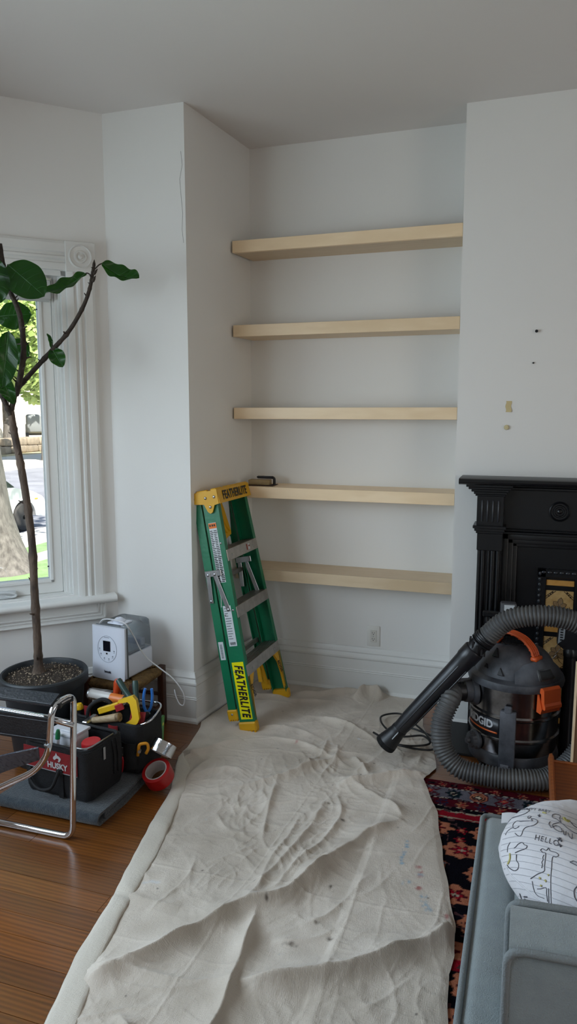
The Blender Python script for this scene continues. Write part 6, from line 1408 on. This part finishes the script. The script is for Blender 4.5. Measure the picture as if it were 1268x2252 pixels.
for y0, y1 in ((1.195, 1.335), (1.81, 1.945)):
    ax0, atop = (.0, .632) if y0 < 1.5 else (.135, .498)
    inner = y1 if y0 < 1.5 else y0
    # arm: gently rising to the back, flat piped panels
    def arm(u, v, y0=y0, y1=y1):
        x = ax0 + (.66 - ax0) * v; top = atop + .03 * v; a = 2 * pi * u; yy = (y0 + y1) / 2; hwid = (y1 - y0) / 2; zc = (top + .14) / 2; hz = (top - .14) / 2; n_ = 7.
        cu_, su_ = cos(a), sin(a); y = yy + hwid * math.copysign(abs(cu_) ** (2 / n_), cu_); z = zc + hz * math.copysign(abs(su_) ** (2 / 14.), su_)
        return A3(x + .004 * sin(pi * (z - .14) / .5) * (v < .5) * -1, y, z)
    mb = MB(); mb.sheet(arm, 72, 14, True); n_ = 72; b_ = len(mb.v); mb.f.append(tuple(range(n_))); mb.f.append(tuple(range(b_ - n_, b_))); am = part('arm', mb, UPH, ac, 40)
    for yy in (y0 + .004, y1 - .004):
        mb = MB(); mb.tube(fillet([A3(ax0 - .002, yy, .15), A3(ax0 - .003, yy, atop - .004), A3(.66, yy, atop + .028)], .03), .0075, 10); part('piping', mb, PIPE, am, 180)
mb = cushion((.50, 1.3, .30), (.70, 1.84, .84), .05, 0, 12); bk = part('back', mb, UPH, ac, 60)
for x, y in ((.0, 1.25), (.0, 1.89), (.6, 1.25), (.6, 1.89)):
    mb = MB(); mb.cyl(A3(x, y, .0106), A3(x, y, .15), .014, .022, 12); part('leg', mb, mat('leg_walnut', '#4a3020', rough=.4), ac, 60)

# ---- nursing pillow: horseshoe tube lying on the seat, printed with line drawings
pl = thing('nursing_pillow', 'white horseshoe nursing pillow with animal line drawings on the armchair', 'pillow', (.235, 1.605, .45))
PIL = mat('pillow_cotton', '#dcdbdf', rough=.85, spec=.2, bump=.25, bscale=55, sheen=.2)
tilt = Matrix.Rotation(radians(-9), 3, 'X') @ Matrix.Rotation(radians(6), 3, 'Y')
def hs_c(t_):
    """centreline of the horseshoe, open towards +x"""
    a = pi * .5 + pi * t_ if 0 <= t_ <= 1 else 0
    if t_ < 0: return Vector((.0 - t_ * .28, .155 + t_ * .10, 0))
    if t_ > 1: return Vector(((t_ - 1) * .28, -.155 + (t_ - 1) * .10, 0))
    return Vector((.155 * cos(a) * 1.02, .155 * sin(a), 0))
def hs_r(t_): return .108 - .03 * max(0, abs(t_ - .5) - .5) * 2 - .035 * min(1, max(0, abs(t_ - .5) * 2 - 1.55) / .3) ** 2
N1, N2 = 90, 44
def pil_pos(t_, a):
    c = hs_c(t_); d = (hs_c(t_ + .01) - hs_c(t_ - .01)).normalized(); s = Vector((0, 0, 1)).cross(d); r = hs_r(t_)
    ce = max(0., min(1., (1 - abs(t_ - .5) / .92))) ** .35 if abs(t_ - .5) > .86 else 1.
    ce = sqrt(max(0, 1 - max(0, (abs(t_ - .5) - .82) / .1) ** 2)) if abs(t_ - .5) > .82 else 1.
    w = .0022 * mnoise.noise(Vector((t_ * 22, cos(a) * 2.2, sin(a) * 2.2))) + .0035 * sin(t_ * 60) * max(0, -cos(a)) ** 2
    return tilt @ (c + (s * cos(a) * r * -1.0 + Vector((0, 0, 1)) * sin(a) * (r * .86)) * ce * (1 + w / .1)) + Vector((0, 0, .095))
mb = MB(); mb.sheet(lambda u, v: pil_pos(-.42 + 1.84 * v, 2 * pi * u), N2, N1, True)
body = part('pillow_body', mb, PIL, pl, 180)
mb = MB(); mb.tube([pil_pos(-.40 + 1.8 * k / 120, -.1) for k in range(121)], .0022, 6); part('seam', mb, PIL, pl, 180)
tg = pil_pos(.30, .1)
mb = MB(); mb.slab(lambda u, v: tg + Vector((-.004 - .05 * u, .012 * (v - .5) * 2.4 + .012 * u, -.012 * u + .004 * sin(3 * u))) + Vector((0, .018 * (v - .5), 0)), 6, 4, .0014); part('care_tag', mb, mat('tag_white', '#d9dade', rough=.7), pl, 60, 'white fabric care tag')
from mathutils.bvhtree import BVHTree
bv = BVHTree.FromPolygons([Vector(p) for p in body.data.vertices.id_data.vertices and [v.co for v in body.data.vertices]], [tuple(p.vertices) for p in body.data.polygons])
# drawings are laid out on a plane seen from the front left and dropped onto the cloth
VD = Vector((.115, .80, -.59)).normalized()                   # drop direction, roughly down and back
VX_ = Vector((1, -.14, 0)).normalized(); VX_ = (VX_ - VD * VX_.dot(VD)).normalized(); VY_ = VX_.cross(VD) * 1
if VY_.z < 0: VY_ = -VY_
VO = Vector((-.175, -.02, .13))
def drop(x, y):
    o = VO + VX_ * x + VY_ * y - VD * .6; h, n, i, d = bv.ray_cast(o, VD)
    return None if h is None else (h + n * .0006)
def stroke(mb, pts, w=.0011, n=5, smooth=True):
    P = smooth_path([(a, b, 0) for a, b in pts], n) if smooth and len(pts) > 2 else [Vector((pts[0][0] + (pts[-1][0] - pts[0][0]) * k / 6, pts[0][1] + (pts[-1][1] - pts[0][1]) * k / 6, 0)) for k in range(7)] if len(pts) == 2 else [Vector((a, b, 0)) for a, b in pts]
    Q = []
    for p in P:
        h = drop(p.x, p.y)
        if h is None:
            if len(Q) > 1: mb.tube(Q, w, 4)
            Q = []
        else: Q.append(h)
    if len(Q) > 1: mb.tube(Q, w, 4)
# px units of the photograph (relative to the pillow middle) scaled to metres
def PXS(pts, k=.00118, ox=1180, oy=1870): return [((a - ox) * k, -(b - oy) * k) for a, b in pts]
LINE = mat('print_line', '#4c4c55', rough=.7); FAINT = mat('print_faint', '#b2b2b8', rough=.7); OLIVE = mat('print_olive', '#b7b06a', rough=.7)
Z6 = lambda pts: [(1060 + a / 6.096, 1740 + b / 6.096) for a, b in pts]      # read off an enlarged view
def draw(name, lines, m, w=.00075):
    mb = MB()
    for l in lines: stroke(mb, PXS(Z6(l)), w)
    if mb.v: part(name, mb, m, body, 60)['kind'] = 'stuff'
draw('giraffe_print', [[(770, 810), (800, 830), (830, 835), (838, 960), (840, 1010), (780, 1050), (710, 1110)], [(770, 810), (790, 790), (830, 800), (850, 770), (870, 795), (930, 800), (960, 820), (940, 845), (905, 855), (910, 960), (920, 1100), (945, 1290)],
    [(730, 1130), (760, 1210), (800, 1250), (870, 1260)], [(790, 1190), (830, 1180), (880, 1160), (890, 1210), (905, 1280)], [(905, 1160), (920, 1290)], [(815, 850), (808, 880), (815, 900), (806, 930), (815, 950), (812, 985)]], LINE)
draw('elephant_print', [[(330, 700), (350, 650), (400, 610), (440, 615), (480, 590)], [(480, 520), (430, 515), (395, 560), (410, 605), (450, 610), (480, 580)], [(480, 520), (540, 505), (610, 490), (590, 465), (640, 462), (672, 495), (640, 545), (570, 580), (540, 620), (530, 690), (490, 695), (450, 670)], [(545, 440), (560, 430), (580, 435), (560, 465), (540, 445)]], LINE)
draw('lion_print', [[(800, 350), (830, 330), (880, 335), (885, 380), (910, 430), (860, 400), (810, 390), (800, 350)], [(885, 420), (950, 455), (1000, 490), (1060, 515), (1110, 520), (1125, 490), (1090, 440), (1040, 420), (1000, 380), (960, 360)], [(840, 520), (870, 490), (920, 500), (945, 550), (900, 550), (850, 520), (835, 480), (890, 440)], [(800, 450), (795, 490), (830, 530)], [(960, 530), (970, 575), (990, 580), (985, 530)], [(1010, 545), (1030, 590), (1060, 605), (1050, 540)]], LINE)
draw('cloud_print', [[(480, 840), (500, 820), (520, 790), (560, 765), (590, 785), (620, 790), (615, 820), (560, 850), (500, 885)], [(1080, 865), (1110, 845), (1140, 850), (1180, 845), (1210, 870), (1270, 890)], [(1080, 865), (1160, 885), (1260, 915)], [(290, 520), (340, 470), (430, 440), (500, 400), (530, 350), (500, 325), (420, 330), (380, 350)]], LINE, .0009)
draw('bear_print', [[(405, 890), (400, 830), (420, 780)], [(520, 900), (530, 960), (560, 990), (560, 1040), (520, 1065), (460, 1050), (420, 1020)], [(1160, 1180), (1150, 1120), (1180, 1070), (1230, 1040), (1270, 1030)], [(1160, 1180), (1200, 1220), (1270, 1240)], [(1200, 1190), (1210, 1150), (1250, 1140)], [(1145, 690), (1200, 680), (1240, 710), (1260, 750), (1200, 730), (1145, 690)]], LINE, .0010)
draw('star_print', [[(915, 640), (970, 660)], [(930, 665), (950, 630)], [(935, 630), (965, 670)], [(940, 715), (980, 715)], [(950, 700), (965, 730)], [(650, 400), (680, 410)], [(665, 390), (668, 418)], [(1115, 400), (1140, 370), (1190, 480)], [(1180, 590), (1200, 640)], [(1210, 600), (1230, 650)], [(600, 1270), (620, 1310)], [(650, 1290), (690, 1285)], [(655, 1310), (700, 1318)]], LINE, .0014)
draw('crown_print', [[(920, 350), (935, 380), (970, 390), (985, 365)], [(930, 360), (960, 375), (980, 380)], [(935, 350), (955, 385)], [(690, 350), (730, 352)], [(800, 1080), (815, 1090)], [(860, 1090), (875, 1105)], [(820, 1150), (835, 1155)], [(885, 1035), (895, 1040)], [(440, 900), (450, 960), (430, 1010)]], OLIVE, .0022)
for k in range(17):
    y = 230 + k * 66; draw('ruled_line', [[(300, y + 60), (500, y + 12), (750, y + 4), (1000, y + 22), (1270, y + 60)]], FAINT, .0005)
def print_text(txt, x, y, s, arc=0.):
    v, f = text_mesh(txt, s, depth=0, sx=.9, space=1.15); pts = []; ok = True
    for p in v:
        q = PXS(Z6([(x, y)]))[0]; h = drop(q[0] + p[0], q[1] + p[1] + arc * p[0] + p[0] * p[0] * -1.2)
        if h is None: ok = False; break
        pts.append(h)
    if ok: mb = MB(); mb.add(pts, f); part('lettering', mb, LINE, body, 0)
print_text('HELLO', 815, 690, .017, -.08); print_text('HAPPY BABY', 600, 318, .0115, .06)

# ---- teak tray table behind the armchair
TEAK = wood_mat('teak', '#86481f', '#602f12', scale=(1, 6, 6), rough=.35, ring=2.4, dist=4, bump=.03)
tb = thing('tray_table', 'orange-brown teak tray table beside the vacuum hose', 'table', (.36, 2.27, .0))
mb = MB(); mb.box((0, 0, .385), (.50, .34, .016), None, .002, 1); part('table_top', mb, TEAK, tb, 20)
for sx in (-1, 1):
    mb = MB(); mb.prism([(0, .372), (.016, .372), (.018, .40), (.014, .418), (.006, .420), (0, .41)], (sx, 0, 0), (0, 0, 1), (0, .35, 0), (sx * .246, -.175, 0)); part('raised_edge', mb, TEAK, tb, 40)
for sy in (-1, 1): mb = MB(); mb.box((0, sy * .172, .384), (.50, .012, .03), None, .003, 1); part('side_rail', mb, TEAK, tb, 30)
for sx in (-1, 1):
    for sy in (-1, 1): mb = MB(); mb.cyl((sx * .22, sy * .14, .0108), (sx * .2, sy * .13, .378), .012, .018, 14); part('leg', mb, TEAK, tb, 60)
